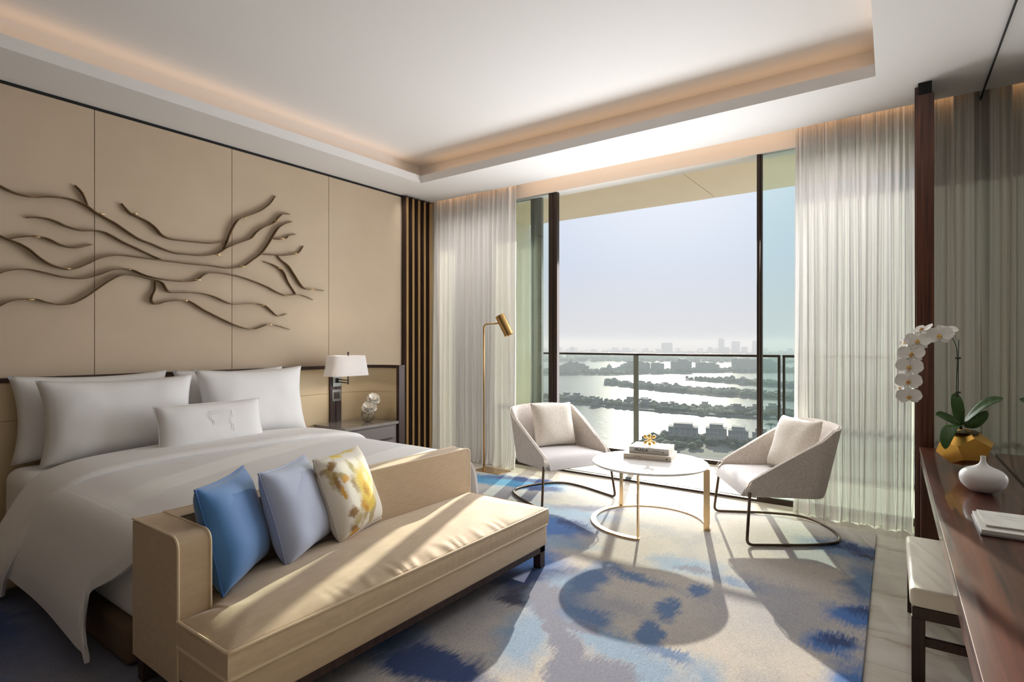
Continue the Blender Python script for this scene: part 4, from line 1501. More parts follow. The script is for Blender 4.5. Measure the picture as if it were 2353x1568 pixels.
# ================================================================ ARMCHAIRS
def make_armchair():
    root = thing('armchair', 'x', 'armchair')
    A, F, Bk = 0.395, 0.36, 0.40

    def plan_curve(s, ax, f, b):
        """s in -1..1, -1 = left front tip, 0 = back middle"""
        t = abs(s)
        if t > 0.55:                      # straight side
            k = (t - 0.55) / 0.45
            x, y = ax * (1 - 0.015 * k), -b * 0.30 + k * (f + b * 0.30)
        else:
            a = t / 0.55 * PI / 2
            e = 2 / 2.5
            x = ax * math.sin(a) ** e
            y = -b * 0.30 - (b - b * 0.30) * math.cos(a) ** e
        return math.copysign(x, s) if s else 0.0, y

    def top_z(s):
        t = abs(s)
        zb = 0.835
        if t < 0.40:
            return zb - 0.02 * (t / 0.40) ** 2
        k = (t - 0.40) / 0.60
        return (zb - 0.02) + (0.435 - zb + 0.02) * (k ** 0.97)
    NS, NH = 72, 14
    th = 0.034
    bm = B()
    outer, inner, rim = [], [], []
    for i in range(NS + 1):
        s = -1 + 2 * i / NS
        xt, yt = plan_curve(s, A + 0.005, F, Bk)
        xb, yb = plan_curve(s, A - 0.035, F - 0.015, Bk - 0.12)
        x2, y2 = plan_curve(s, A - th, F, Bk - th)
        x3, y3 = plan_curve(s, A - 0.035 - th, F - 0.015, Bk - 0.12 - th)
        zt = top_z(s)
        zb = 0.335 - 0.02 * (1 - abs(s)) ** 1.5
        co, ci = [], []
        span = (zt - zb) / 0.5
        for j in range(NH + 1):
            h = j / NH
            z = zb + (zt - 0.012 - zb) * h
            k = min(1, (z - zb) / 0.50)
            tuck = 0.03 * max(0, 1 - h / 0.16) ** 2
            x, y = xb + (xt - xb) * k, yb + (yt - yb) * k
            tip = max(0, (abs(s) - 0.93) / 0.07)
            y -= 0.03 * tip ** 2 * (abs(h - 0.5) * 2) ** 3
            co.append(bm.verts.new((x * (1 - tuck * 0.9), y * (1 - tuck * 0.6), z)))
            xi, yi = x3 + (x2 - x3) * k, y3 + (y2 - y3) * k
            yi -= 0.03 * tip ** 2 * (abs(h - 0.5) * 2) ** 3
            ci.append(bm.verts.new((xi, yi, z)))
        xm, ym = (co[-1].co.x + ci[-1].co.x) / 2, (co[-1].co.y + ci[-1].co.y) / 2
        top = bm.verts.new((xm, ym, zt))
        rim.append(Vector((xm, ym, zt)))
        outer.append(co + [top])
        inner.append(ci)
    for i in range(NS):
        a, b = outer[i], outer[i + 1]
        for j in range(NH + 1):
            bm.faces.new((a[j], b[j], b[j + 1], a[j + 1]))
        c, d = inner[i], inner[i + 1]
        for j in range(NH):
            bm.faces.new((c[j], c[j + 1], d[j + 1], d[j]))
        bm.faces.new((c[NH], a[NH + 1], b[NH + 1], d[NH]))
        bm.faces.new((a[0], c[0], d[0], b[0]))
    for i in (0, NS):
        a, c = outer[i], inner[i]
        for j in range(NH):
            q = (a[j], a[j + 1], c[j + 1], c[j])
            bm.faces.new(q if i == 0 else q[::-1])
        bm.faces.new((a[NH], a[NH + 1], c[NH]) if i == 0 else (c[NH], a[NH + 1], a[NH]))
    shell = link_mesh('shell', bm, 'boucle', root, angle=60)
    edge = []
    for i in range(NS + 1):
        o = outer[i]
    pts = []
    me = shell.data
    # welt along the outer rim and down the front edges
    for i in range(NS + 1):
        s = -1 + 2 * i / NS
        xt, yt = plan_curve(s, A + 0.002, F, Bk)
        zt = top_z(s)
        xb, yb = plan_curve(s, A - 0.035, F - 0.015, Bk - 0.12)
        zb = 0.335 - 0.02 * (1 - abs(s)) ** 1.5
        k = min(1, (zt - 0.012 - zb) / 0.50)
        pts.append(Vector((xb + (xt - xb) * k, yb + (yt - yb) * k + 0.001, zt - 0.008)))
    sx = [Vector((-A + 0.032, F - 0.02, 0.345)), Vector((-A + 0.015, F + 0.000, 0.385))]
    ex = [Vector((A - 0.015, F + 0.000, 0.385)), Vector((A - 0.032, F - 0.02, 0.345))]
    link_mesh('piping', tube(sx + pts[1:-1] + ex, 0.0042, 6), 'chair_piping', shell, angle=180)
    # seat
    bm = B()
    NU, NV = 26, 26

    def seat(u, v):
        # v: 0 back .. 1 front
        y = -(Bk - 0.12 - th) * 0.95 + v * (F + 0.012 + (Bk - 0.12 - th) * 0.95)
        yy = (y + 0.09) / -(Bk - 0.12 - th - 0.09)
        half = A - 0.038 - th
        if y < -0.09:
            half *= max(0.05, (1 - min(1, yy) ** 2.5)) ** 0.4
        x = (u * 2 - 1) * half
        z = 0.425 + 0.018 * (1 - (u * 2 - 1) ** 4) * min(1, (1 - v) * 6)
        if v > 0.86:
            k = (v - 0.86) / 0.14
            z -= 0.085 * k ** 2.2
            y -= 0.0 * k
        return (x, y, z)
    g = add_grid(bm, seat, NU, NV)
    bd = [e for e in bm.edges if e.is_boundary]
    r = bmesh.ops.extrude_edge_only(bm, edges=bd)
    for v in [v for v in r['geom'] if isinstance(v, bmesh.types.BMVert)]:
        v.co.z = 0.332
        v.co.y -= 0.012 if v.co.y > 0.3 else 0
    bnd = [e for e in bm.edges if e.is_boundary]
    bmesh.ops.holes_fill(bm, edges=bnd, sides=0)
    link_mesh('seat', bm, 'seat_fabric', root, angle=70)
    # cantilever sled frame of bent tube
    r0 = 0.0105
    z0 = r0 + 0.001
    base = [(0.365, F - 0.035, 0.37), (0.405, F + 0.0, z0), (0.37, -0.10, z0), (0.27, -0.33, z0), (0, -0.40, z0), (-0.27, -0.33, z0), (-0.37, -0.10, z0), (-0.405, F + 0.0, z0), (-0.365, F - 0.035, 0.37)]
    floor_part = smooth_path([base[1], base[2], base[3], base[4], base[5], base[6], base[7]], 8)
    path = [Vector(base[0])]
    a = Vector(base[0])
    b = Vector(base[1])
    c = floor_part[3]
    d1, d2 = (a - b).normalized() * 0.045, (c - b).normalized() * 0.045
    for k in range(7):
        t = k / 6
        path.append((1 - t) ** 2 * (b + d1) + 2 * (1 - t) * t * b + t * t * (b + d2))
    path += floor_part[4:-4]
    b = Vector(base[-2])
    a = Vector(base[-1])
    c = floor_part[-4]
    d1, d2 = (a - b).normalized() * 0.045, (c - b).normalized() * 0.045
    for k in range(7):
        t = k / 6
        path.append((1 - t) ** 2 * (b + d2) + 2 * (1 - t) * t * b + t * t * (b + d1))
    path.append(a)
    link_mesh('sled_frame', tube(path, r0, 10), 'chair_metal', root, angle=180)
    return root


def copy_tree(o, parent=None):
    c = o.copy()
    C.objects.link(c)
    c.parent = parent
    for ch in list(o.children):
        copy_tree(ch, c)
    return c


def face_dir(fx, fy):                 # rotation that turns local +Y to (fx, fy)
    return math.atan2(-fx, fy)


ch_r = make_armchair()
ch_r['label'] = 'pale boucle tub armchair right of the round table, by the right sheer curtain'
ch_r['group'] = 'two boucle armchairs on bent tube bases'
ch_r.location = (-0.861 + 0.0, 4.688, RZ)
ch_r.rotation_euler.z = face_dir(-0.852, -0.522)
ch_l = copy_tree(ch_r)
ch_l['label'] = 'pale boucle tub armchair left of the round table, beside the brass floor lamp'
ch_l.location = (-2.735, 4.515, RZ)
ch_l.rotation_euler.z = face_dir(0.912, -0.41)


def chair_point(root, x, y, z):
    a = root.rotation_euler.z
    return (root.location.x + x * math.cos(a) - y * math.sin(a), root.location.y + x * math.sin(a) + y * math.cos(a), z + root.location.z)


GS = 'square cushions on the armchairs'
make_pillow('seat_cushion', 'cream woven square cushion standing in the right armchair', 'cushion', chair_point(ch_r, 0.03, -0.08, 0.445), ch_r.rotation_euler.z + PI + 0.30, 0.34, 0.44, 0.43, 0.15, 'boucle_cushion', 0.06, None, GS, 31)
make_pillow('seat_cushion', 'cream woven square cushion standing in the left armchair', 'cushion', chair_point(ch_l, -0.06, -0.10, 0.445), ch_l.rotation_euler.z + PI - 0.12, 0.30, 0.44, 0.42, 0.15, 'boucle_cushion', 0.05, None, GS, 32)

# ================================================================ ROUND TABLE
TCX, TCY = -1.724, 4.270
tb = thing('round_table', 'round white marble coffee table on a gold ring base between the armchairs', 'coffee table', (TCX, TCY, RZ))
link_mesh('table_top', lathe([(0, 0.466), (0.430, 0.466), (0.448, 0.470), (0.456, 0.478), (0.456, 0.484), (0.450, 0.488), (0, 0.488)], 96), 'table_marble', tb, angle=30)
angs = [math.atan2(y - TCY, x - TCX) for x, y in ((-1.284, 4.331), (-1.634, 3.835), (-2.087, 4.527))]
a_start, a_end = angs[0], angs[1] + 2 * PI
bm = B()
rows = []
nseg = 90
for i in range(nseg + 1):
    a = a_start - 0.02 + (a_end - a_start + 0.04) * i / nseg
    rows.append([bm.verts.new((r * math.cos(a), r * math.sin(a), z)) for r, z in ((0.422, 0), (0.464, 0), (0.464, 0.012), (0.422, 0.012))])
for a, b in zip(rows, rows[1:]):
    for k in range(4):
        bm.faces.new((a[k], a[(k + 1) % 4], b[(k + 1) % 4], b[k]))
bm.faces.new(rows[0][::-1])
bm.faces.new(rows[-1])
link_mesh('base_ring', bm, 'table_gold', tb, angle=30)
for a in angs:
    bm = B()
    add_box(bm, 0.418, 0.464, -0.006, 0.006, 0.0, 0.467, 0.001, 1, Matrix.Rotation(a, 4, 'Z'))
    link_mesh('leg', bm, 'table_gold', tb, angle=30)


def text_mesh(body, size, m, parent, loc, rot, extrude=0.0003, align='LEFT', stretch=1.0, bold=0.0):
    cu_ = bpy.data.curves.new('lettering', 'FONT')
    cu_.body = body
    cu_.size = size
    cu_.extrude = extrude
    cu_.offset = bold
    cu_.align_x = align
    cu_.align_y = 'CENTER'
    tmp = bpy.data.objects.new('tmp_text', cu_)
    C.objects.link(tmp)
    dg = bpy.context.evaluated_depsgraph_get()
    me = bpy.data.meshes.new_from_object(tmp.evaluated_get(dg))
    bpy.data.objects.remove(tmp)
    me.transform(Matrix.Diagonal((stretch, 1, 1, 1)))
    me.materials.clear()
    me.materials.append(M[m])
    me.name = 'lettering'
    o = bpy.data.objects.new('lettering', me)
    C.objects.link(o)
    o.parent = parent
    o.location = loc
    o.rotation_euler = rot
    return o


def make_book(label, loc, rz, L, D, H, cover):
    """Spine looks to -Y and runs along X from the origin."""
    r = thing('book', label, 'book', loc, rz, 'coffee table books on the round table')
    bm = B()
    add_box(bm, 0, L, 0.0, 0.004, 0, H, 0.0012, 1)
    add_box(bm, 0, L, 0.002, D, 0, 0.003, 0.0008, 1)
    add_box(bm, 0, L, 0.002, D, H - 0.003, H, 0.0008, 1)
    link_mesh('cover', bm, cover, r, smooth=False)
    link_mesh('pages', box(0.004, L - 0.004, 0.004, D - 0.005, 0.003, H - 0.003), 'paper_edge', r, smooth=False)
    return r


TZ = RZ + 0.488
b2 = make_book('beige lower book with tan lettering on the round table', (-1.944, 4.262, TZ), math.atan2(0.066, 0.376), 0.385, 0.29, 0.040, 'book_beige')
b1 = make_book('pale grey upper book with black lettering, carrying the gold ornament', (-1.922, 4.325, TZ + 0.0405), math.atan2(0.050, 0.325), 0.325, 0.245, 0.050, 'book_grey')
UP = (PI / 2, 0, 0)
text_mesh('PRADA', 0.030, 'ink', b1, (0.045, -0.0004, 0.026), UP, bold=0.0006, stretch=1.18)
text_mesh('CATWALK', 0.0115, 'ink', b1, (0.195, -0.0004, 0.026), UP, stretch=1.1)
text_mesh('at 100', 0.022, 'ink_tan', b2, (0.090, -0.0004, 0.021), UP)
text_mesh('AD', 0.034, 'ink_pale', b2, (0.034, -0.0004, 0.021), UP)
for bk_, xx, zz, rr in ((b1, 0.278, 0.022, 0.005), (b2, 0.350, 0.020, 0.0065)):
    bm = lathe([(0, 0), (rr, 0), (rr, 0.0004), (0, 0.0004)], 20)
    bm.transform(Matrix.Translation((xx, -0.0001, zz)) @ Matrix.Rotation(PI / 2, 4, 'X'))
    link_mesh('publisher_mark', bm, 'ink', bk_, smooth=False)

# six-armed gold ornament
jk = thing('gold_ornament', 'polished gold six-armed jack ornament on top of the books', 'ornament', (-1.795, 4.455, TZ + 0.0905), -0.24)
bm = B()
L = 0.066
legz = L * 0.577
for k in range(3):
    for sgn, off in ((-1, 0), (1, PI)):
        a = 2 * PI * k / 3 + off - PI / 2 + YAW
        d = Vector((math.cos(a) * 0.8165, math.sin(a) * 0.8165, sgn * 0.577))
        c0 = Vector((0, 0, legz + 0.011))
        pts = [c0 + d * (L * t / 10) for t in range(11)]
        add_tube(bm, pts, lambda t: 0.0062 + 0.0085 * max(0, math.sin(PI * min(1, max(0, (t - 0.45) / 0.62)))) ** 0.8 if t < 0.97 else 0.004, 12)
bmesh.ops.create_icosphere(bm, subdivisions=2, radius=0.009, matrix=Matrix.Translation((0, 0, legz + 0.011)))
link_mesh('ornament_body', bm, 'polished_gold', jk, angle=60)

# ================================================================ FLOOR LAMP
fl = thing('floor_lamp', 'slim brass reading lamp with tilted cylinder head in front of the left sheer curtain', 'lamp', (-3.84, 4.93, 0))
link_mesh('base_plate', box(-4.02, -3.67, 4.83, 5.05, 0.0, 0.022, 0.002, 1), 'brass', fl, world=True)
px_, py_ = -3.93, 4.90
path = round_path([(px_, py_, 0.02), (px_, py_, 1.665), (px_ + 0.20, py_ + 0.05, 1.672)], 0.055, 8)
link_mesh('pole', tube(path, 0.0095, 12), 'brass', fl, world=True, angle=180)
link_mesh('collar', lathe([(0, 0), (0.016, 0), (0.016, 0.03), (0.0095, 0.034)], 16, (px_, py_, 0.02)), 'brass', fl, world=True, angle=40)
ax = Vector((0.115, 0.045, -0.245)).normalized()
c0 = Vector((px_ + 0.235, py_ + 0.06, 1.665)) - ax * 0.105
rot = Vector((0, 0, 1)).rotation_difference(ax).to_matrix().to_4x4()
bm = B()
add_lathe(bm, [(0, 0), (0.050, 0), (0.053, 0.003), (0.053, 0.245), (0.050, 0.245)], 36)
bm.transform(Matrix.Translation(c0) @ rot)
hd = link_mesh('lamp_head', bm, 'brass', fl, world=True, angle=30)
bm = B()
add_lathe(bm, [(0.050, 0.245), (0.049, 0.10), (0, 0.08)], 36)
bm.transform(Matrix.Translation(c0) @ rot)
link_mesh('reflector', bm, 'lamp_inside', hd, world=True, angle=30)

# ================================================================ DESK (local frame: x across, y towards the window, origin at the far left corner)
DX, DY = 0.030, 4.66
dk = thing('desk', 'long glossy dark rosewood desk along the right wall', 'desk', (DX, DY, 0), SK)
DW = 0.374
link_mesh('desk_top', box(0.0, DW, -4.6, 0.0, 0.722, 0.75, 0.0025, 2), 'rosewood', dk)
link_mesh('front_apron', box(0.004, 0.028, -4.6, -0.02, 0.655, 0.72, 0.002, 1), 'rosewood', dk)
link_mesh('end_panel', box(0.006, DW, -0.05, -0.012, 0.0, 0.720, 0.002, 1), 'walnut', dk)
link_mesh('end_panel', box(0.006, DW, -4.6, -4.56, 0.0, 0.720, 0.002, 1), 'walnut', dk)
MD = T((DX, DY, 0), SK)

st = thing('stool', 'cream leather bench stool with dark legs pushed under the desk', 'stool', (0.2, 3.33, 0), SK)
SX0, SX1, SY0, SY1 = -0.225, 0.17, -0.40, 0.40
link_mesh('seat', box(SX0, SX1, SY0, SY1, 0.325, 0.405, 0.018, 4), 'stool_leather', st)
link_mesh('seat_rail', box(SX0 + 0.008, SX1 - 0.008, SY0 + 0.008, SY1 - 0.008, 0.275, 0.324), 'dark_wood', st)
for x in (SX0 + 0.03, SX1 - 0.03):
    for y in (SY0 + 0.028, SY1 - 0.028):
        link_mesh('leg', box(x - 0.024, x + 0.024, y - 0.02, y + 0.02, 0, 0.28, 0.002, 1), 'dark_wood', st)
for y in (SY0 + 0.028, SY1 - 0.028):
    link_mesh('stretcher', box(SX0 + 0.05, SX1 - 0.05, y - 0.012, y + 0.012, 0.16, 0.195), 'dark_wood', st)

# white onion-shaped vase
vprof = [(0, 0), (0.035, 0.0), (0.060, 0.012), (0.082, 0.035), (0.090, 0.062), (0.086, 0.085), (0.068, 0.103), (0.040, 0.116), (0.020, 0.128), (0.0115, 0.142), (0.0095, 0.158), (0.0105, 0.168)]
vprof = [(0, 0)] + [(max(0.001, p.x), p.y) for p in smooth_path([(a, b, 0) for a, b in vprof[1:]], 5)] + [(0.0075, 0.168), (0.007, 0.15)]
wv = link_mesh('white_vase', lathe(vprof, 64), 'white_ceramic', angle=60)
wv.location = (0.264, 3.42, 0.751)
tag(wv, 'squat white ceramic vase with a thin neck on the desk', 'vase')

# notebooks
nb = thing('notebook', 'thick grey-covered notebook with white leaves lying on the desk, under the note pad', 'notebook', (0.196, 2.64, 0.7505), SK)
link_mesh('cover', box(0, 0.205, 0.0, 0.285, 0, 0.007, 0.002, 1), 'grey_leather', nb)
link_mesh('pages', box(0.003, 0.20, 0.004, 0.280, 0.007, 0.021, 0.001, 1), 'paper_white', nb)
pd = thing('note_pad', 'white printed note pad lying on top of the notebook on the desk', 'note pad', (0.214, 2.69, 0.772), SK + 0.02)
link_mesh('pad_cover', box(0, 0.185, 0.0, 0.225, 0.005, 0.008, 0.001, 1), 'paper_white', pd)
link_mesh('pad_leaves', box(0.002, 0.183, 0.003, 0.222, 0.0, 0.0052), 'paper_edge', pd)
rr_ = random.Random(5)
for ln, (y, x0, x1) in enumerate(((0.165, 0.03, 0.145), (0.150, 0.05, 0.155), (0.120, 0.03, 0.15))):
    bm = B()
    x = x0
    while x < x1:
        w = rr_.uniform(0.002, 0.005)
        add_box(bm, x, x + 0.0012, y, y + 0.008, 0.008, 0.0083)
        add_box(bm, x, x + w, y, y + 0.0012, 0.008, 0.0083)
        x += w + 0.003
    link_mesh('printed_line', bm, 'ink_grey', pd, smooth=False)

# gold faceted pot with orchid
PX, PY = 0.232, 4.06
pot = thing('faceted_pot', 'gold faceted pot holding the white orchid on the desk', 'plant pot', (PX, PY, 0.751), 0.35)
ph = (1 + 5 ** 0.5) / 2
vs = []
for a in (-1, 1):
    for b in (-1, 1):
        for c in (-1, 1):
            vs.append(Vector((a, b, c)))
for a in (-1, 1):
    for b in (-1, 1):
        vs.append(Vector((0, a / ph, b * ph)))
        vs.append(Vector((a / ph, b * ph, 0)))
        vs.append(Vector((a * ph, 0, b / ph)))
# a face normal of the dodecahedron is turned straight down
q = Vector((0, 1, ph)).normalized().rotation_difference(Vector((0, 0, -1)))
vs = [q @ v for v in vs]
zmin = min(v.z for v in vs)
zmax = max(v.z for v in vs)
S = 0.262 / (zmax - zmin) * 0.92
bm = B()
for v in vs:
    bm.verts.new(((v.x) * S * 1.12, (v.y) * S * 1.12, (v.z - zmin) * S * 0.90))
bmesh.ops.convex_hull(bm, input=bm.verts[:])
bmesh.ops.dissolve_limit(bm, angle_limit=math.radians(4), verts=bm.verts[:], edges=bm.edges[:])
HT = (zmax - zmin) * S * 0.90
topf = max(bm.faces, key=lambda f: f.calc_center_median().z)
r = bmesh.ops.inset_region(bm, faces=[topf], thickness=0.01)
bmesh.ops.translate(bm, verts=list(topf.verts), vec=(0, 0, -0.025))
link_mesh('pot_body', bm, 'matte_gold', pot, smooth=False)
bm = lathe([(0, 0.012), (0.03, 0.011), (0.06, 0.006), (0.075, 0.0)], 24, (0, 0, HT - 0.022))
for v in bm.verts:
    v.co.z += 0.012 * mnoise.noise(v.co * 40)
link_mesh('moss', bm, 'moss', pot)

orc = thing('white_orchid', 'white moth orchid with an arching flower spray in the gold pot', 'orchid', (PX, PY, 0.751 + HT - 0.015))
OZ = 0.751 + HT - 0.015


def O(x, y, z):
    return Vector((x - PX, y - PY, z - OZ))


spray = [O(0.215, 4.07, OZ), O(0.196, 4.06, 1.16), O(0.200, 4.06, 1.36), O(0.188, 4.06, 1.455), O(0.150, 4.065, 1.505), O(0.085, 4.07, 1.535), O(0.03, 4.07, 1.50), O(-0.01, 4.065, 1.43), O(-0.022, 4.06, 1.34), O(-0.026, 4.06, 1.24), O(-0.028, 4.06, 1.14)]
sp_path = smooth_path(spray, 8)
link_mesh('flower_stem', tube(sp_path, lambda t: 0.0042 - 0.0025 * t, 8), 'stem', orc, angle=180)
link_mesh('support_stake', tube([O(0.222, 4.07, OZ), O(0.204, 4.055, 1.12), O(0.206, 4.055, 1.47)], 0.0028, 6), 'stem_dark', orc, angle=180)
for z in (1.17, 1.365):
    link_mesh('clip', tube([O(0.190, 4.052, z), O(0.216, 4.052, z)], 0.0055, 8), 'stem_dark', orc, angle=180)


def orchid_flower(c, normal, up, r, seed):
    rnd = random.Random(seed)
    n = Vector(normal).normalized()
    u = (Vector(up) - n * Vector(up).dot(n)).normalized()
    s = u.cross(n)
    mt = Matrix((s, u, n)).transposed().to_4x4()
    mt.translation = c
    bm = B()

    def petal(ang, L, W, cup, pw=0.5, z0=0.0):
        def f(a, b2):
            t = a
            v = (b2 - 0.5) * 2
            w = W * math.sin(PI * min(1, t * 0.93 + 0.03)) ** pw
            x = w * v
            y = L * (0.06 + t)
            z = z0 + cup * (t ** 2) + 0.12 * W * v * v - 0.03 * L * math.sin(6 * v + seed) * t
            ca, sa = math.cos(ang), math.sin(ang)
            return mt @ Vector((x * ca - y * sa, x * sa + y * ca, z))
        add_grid(bm, f, 8, 8)
    petal(0, r * 0.92, r * 0.34, -0.10 * r, 0.7, -0.002)             # dorsal sepal
    petal(2.25, r * 0.88, r * 0.31, -0.12 * r, 0.7, -0.002)
    petal(-2.25, r * 0.88, r * 0.31, -0.12 * r, 0.7, -0.002)
    petal(1.32 + rnd.uniform(-.08, .08), r * 1.0, r * 0.60, 0.10 * r, 0.42, 0.001)
    petal(-1.32 + rnd.uniform(-.08, .08), r * 1.0, r * 0.60, 0.10 * r, 0.42, 0.001)
    f = link_mesh('flower', bm, 'petal', orc, angle=180)
    bm = B()
    bmesh.ops.create_icosphere(bm, subdivisions=2, radius=1, matrix=Matrix.Diagonal((r * 0.15, r * 0.17, r * 0.16, 1)))
    for v in bm.verts:
        v.co += Vector((0, -r * 0.06, r * 0.12))
    b0 = len(bm.verts)
    for sx in (-1, 1):
        bmesh.ops.create_icosphere(bm, subdivisions=1, radius=1, matrix=Matrix.Translation((sx * r * 0.13, -r * 0.12, r * 0.13)) @ Matrix.Diagonal((r * 0.09, r * 0.12, r * 0.08, 1)))
    add_tube(bm, [(0, -r * 0.12, r * 0.16), (0, -r * 0.30, r * 0.20), (0, -r * 0.40, r * 0.14)], r * 0.05, 6)
    bm.transform(mt)
    link_mesh('lip', bm, 'orchid_lip', f, angle=60)
    return f


cam_dir = Vector((-0.15, -0.95, 0.1))
fls = [  # x, y, z, normal, size
    (0.118, 4.03, 1.495, (0.05, -1, 0.15), 0.062), (0.155, 4.09, 1.525, (0.2, -0.6, 0.8), 0.050), (0.042, 4.05, 1.530, (-0.5, -0.4, 0.8), 0.055),
    (0.018, 4.02, 1.462, (-0.1, -1, 0.35), 0.062), (-0.040, 4.05, 1.452, (-0.9, -0.5, 0.2), 0.045),
    (-0.012, 4.02, 1.388, (-0.1, -1, 0.1), 0.064), (-0.050, 4.06, 1.350, (-0.9, -0.3, 0.0), 0.045),
    (-0.022, 4.02, 1.312, (0, -1, -0.05), 0.064), (0.015, 4.07, 1.300, (0.8, -0.4, 0), 0.045),
    (-0.026, 4.02, 1.226, (0, -1, -0.1), 0.063), (-0.066, 4.06, 1.185, (-0.8, -0.5, -0.1), 0.044),
    (-0.024, 4.02, 1.138, (0.02, -1, -0.15), 0.060),
]
for i, (x, y, z, nn, rr) in enumerate(fls):
    orchid_flower(O(x, y, z), nn, (0.1 * math.sin(i * 2.1), 0, 1), rr, i)
    link_mesh('flower_stalk', tube([O(x, y, z) + Vector((0, 0.004, 0)), O(x * 0.8 + 0.2 * max(-0.02, min(0.2, x)), y + 0.035, z + 0.012)], 0.0015, 5), 'stem', orc, angle=180)


def leaf_blade(path, W, side, droop=0.25, m='leaf'):
    P = smooth_path(path, 6)
    n = len(P)
    bm = B()
    rows = []
    for i, p in enumerate(P):
        t = i / (n - 1)
        d = (P[min(i + 1, n - 1)] - P[max(i - 1, 0)]).normalized()
        s = Vector(side)
        s = (s - d * s.dot(d)).normalized()
        up = s.cross(d)
        if up.z < 0:
            up = -up
        w = W * (math.sin(PI * (0.10 + 0.90 * t)) ** 0.55 if t < 0.995 else 0.03)
        row = []
        for k in range(9):
            v = -1 + k / 4
            row.append(bm.verts.new(p + s * (w * v) + up * (w * droop * abs(v) ** 1.2)))
        rows.append(row)
    for a, b in zip(rows, rows[1:]):
        for k in range(8):
            bm.faces.new((a[k], a[k + 1], b[k + 1], b[k]))
    bmesh.ops.recalc_face_normals(bm, faces=bm.faces)
    bmesh.ops.solidify(bm, geom=bm.faces[:], thickness=0.0018)
    return link_mesh('leaf', bm, m, orc, angle=180)


leaf_blade([O(0.215, 4.05, 0.985), O(0.205, 4.04, 1.06), O(0.195, 4.05, 1.13), O(0.190, 4.07, 1.165)], 0.029, (1, 0.1, 0), 0.2)
leaf_blade([O(0.215, 4.04, 0.985), O(0.175, 4.01, 1.015), O(0.125, 3.98, 1.045), O(0.100, 3.97, 1.045)], 0.022, (0.3, 0.5, 0.8), 0.2)
leaf_blade([O(0.205, 4.02, 0.985), O(0.170, 3.94, 0.985), O(0.145, 3.90, 0.93), O(0.140, 3.885, 0.865)], 0.034, (1, -0.2, 0), 0.12)
leaf_blade([O(0.225, 4.06, 0.985), O(0.275, 4.04, 1.06), O(0.335, 4.03, 1.125), O(0.396, 4.03, 1.150)], 0.033, (0.2, 0.6, 0.8), 0.2)
leaf_blade([O(0.230, 4.05, 0.985), O(0.275, 4.04, 1.000), O(0.310, 4.04, 1.04), O(0.330, 4.04, 1.075)], 0.030, (0.3, 0.2, -0.9), 0.2)

# ================================================================ THE VIEW
SEA = -68.5
struct('floor_sea', prism([(-9000, 60), (6000, 60), (6000, 14000), (-9000, 14000)], SEA - 1, SEA), 'water')


def blob_mass(bm, pts, rmin, rmax, zbase, rnd, flat=0.8):
    for (x, y) in pts:
        r = rnd.uniform(rmin, rmax)
        mt = Matrix.Translation((x, y, zbase + r * flat * rnd.uniform(0.5, 1.1))) @ Matrix.Rotation(rnd.uniform(0, 6), 4, 'Z') @ Matrix.Diagonal((r * rnd.uniform(0.8, 1.4), r * rnd.uniform(0.8, 1.3), r * flat * rnd.uniform(0.8, 1.3), 1))
        bmesh.ops.create_icosphere(bm, subdivisions=1, radius=1, matrix=mt)


def in_poly(x, y, P):
    c = False
    j = len(P) - 1
    for i in range(len(P)):
        if (P[i][1] > y) != (P[j][1] > y) and x < (P[j][0] - P[i][0]) * (y - P[i][1]) / (P[j][1] - P[i][1]) + P[i][0]:
            c = not c
        j = i
    return c


def scatter(P, n, rnd):
    xs_, ys_ = [p[0] for p in P], [p[1] for p in P]
    out = []
    while len(out) < n:
        x, y = rnd.uniform(min(xs_), max(xs_)), rnd.uniform(min(ys_), max(ys_))
        if in_poly(x, y, P):
            out.append((x, y))
    return out


def inset_poly(P, k):
    cx_, cy_ = sum(p[0] for p in P) / len(P), sum(p[1] for p in P) / len(P)
    return [(cx_ + (p[0] - cx_) * k, cy_ + (p[1] - cy_) * k) for p in P]


def island(label, near, far, n_tree, r0, r1, seed, houses=0, hh=(5, 9)):
    P = near + far[::-1]
    rnd = random.Random(seed)
    r = thing('island', label, 'island', (near[0][0], near[0][1], SEA))
    link_mesh('shore', prism(P, SEA, SEA + 1.6), 'land', r, smooth=False, world=True)
    P2 = [(x, y + 3) for x, y in near] + [(x, y - 2) for x, y in far[::-1]]
    bm = B()
    blob_mass(bm, scatter(P2, n_tree, rnd), r0, r1, SEA + 1.5, rnd)
    f = link_mesh('foliage', bm, 'foliage', r, world=True, angle=180)
    f['kind'] = 'stuff'
    for (x, y) in scatter(P2, houses, rnd):
        w, d, h = rnd.uniform(7, 13), rnd.uniform(7, 11), rnd.uniform(*hh)
        bm = box(x - w / 2, x + w / 2, y - d / 2, y + d / 2, SEA + 1, SEA + 1 + h)
        add_box(bm, x - w * 0.3, x + w * 0.25, y - d * 0.3, y + d * 0.3, SEA + 1 + h, SEA + 1 + h + rnd.uniform(1, 3))
        link_mesh('house', bm, 'far_building', r, smooth=False, world=True)
    return r


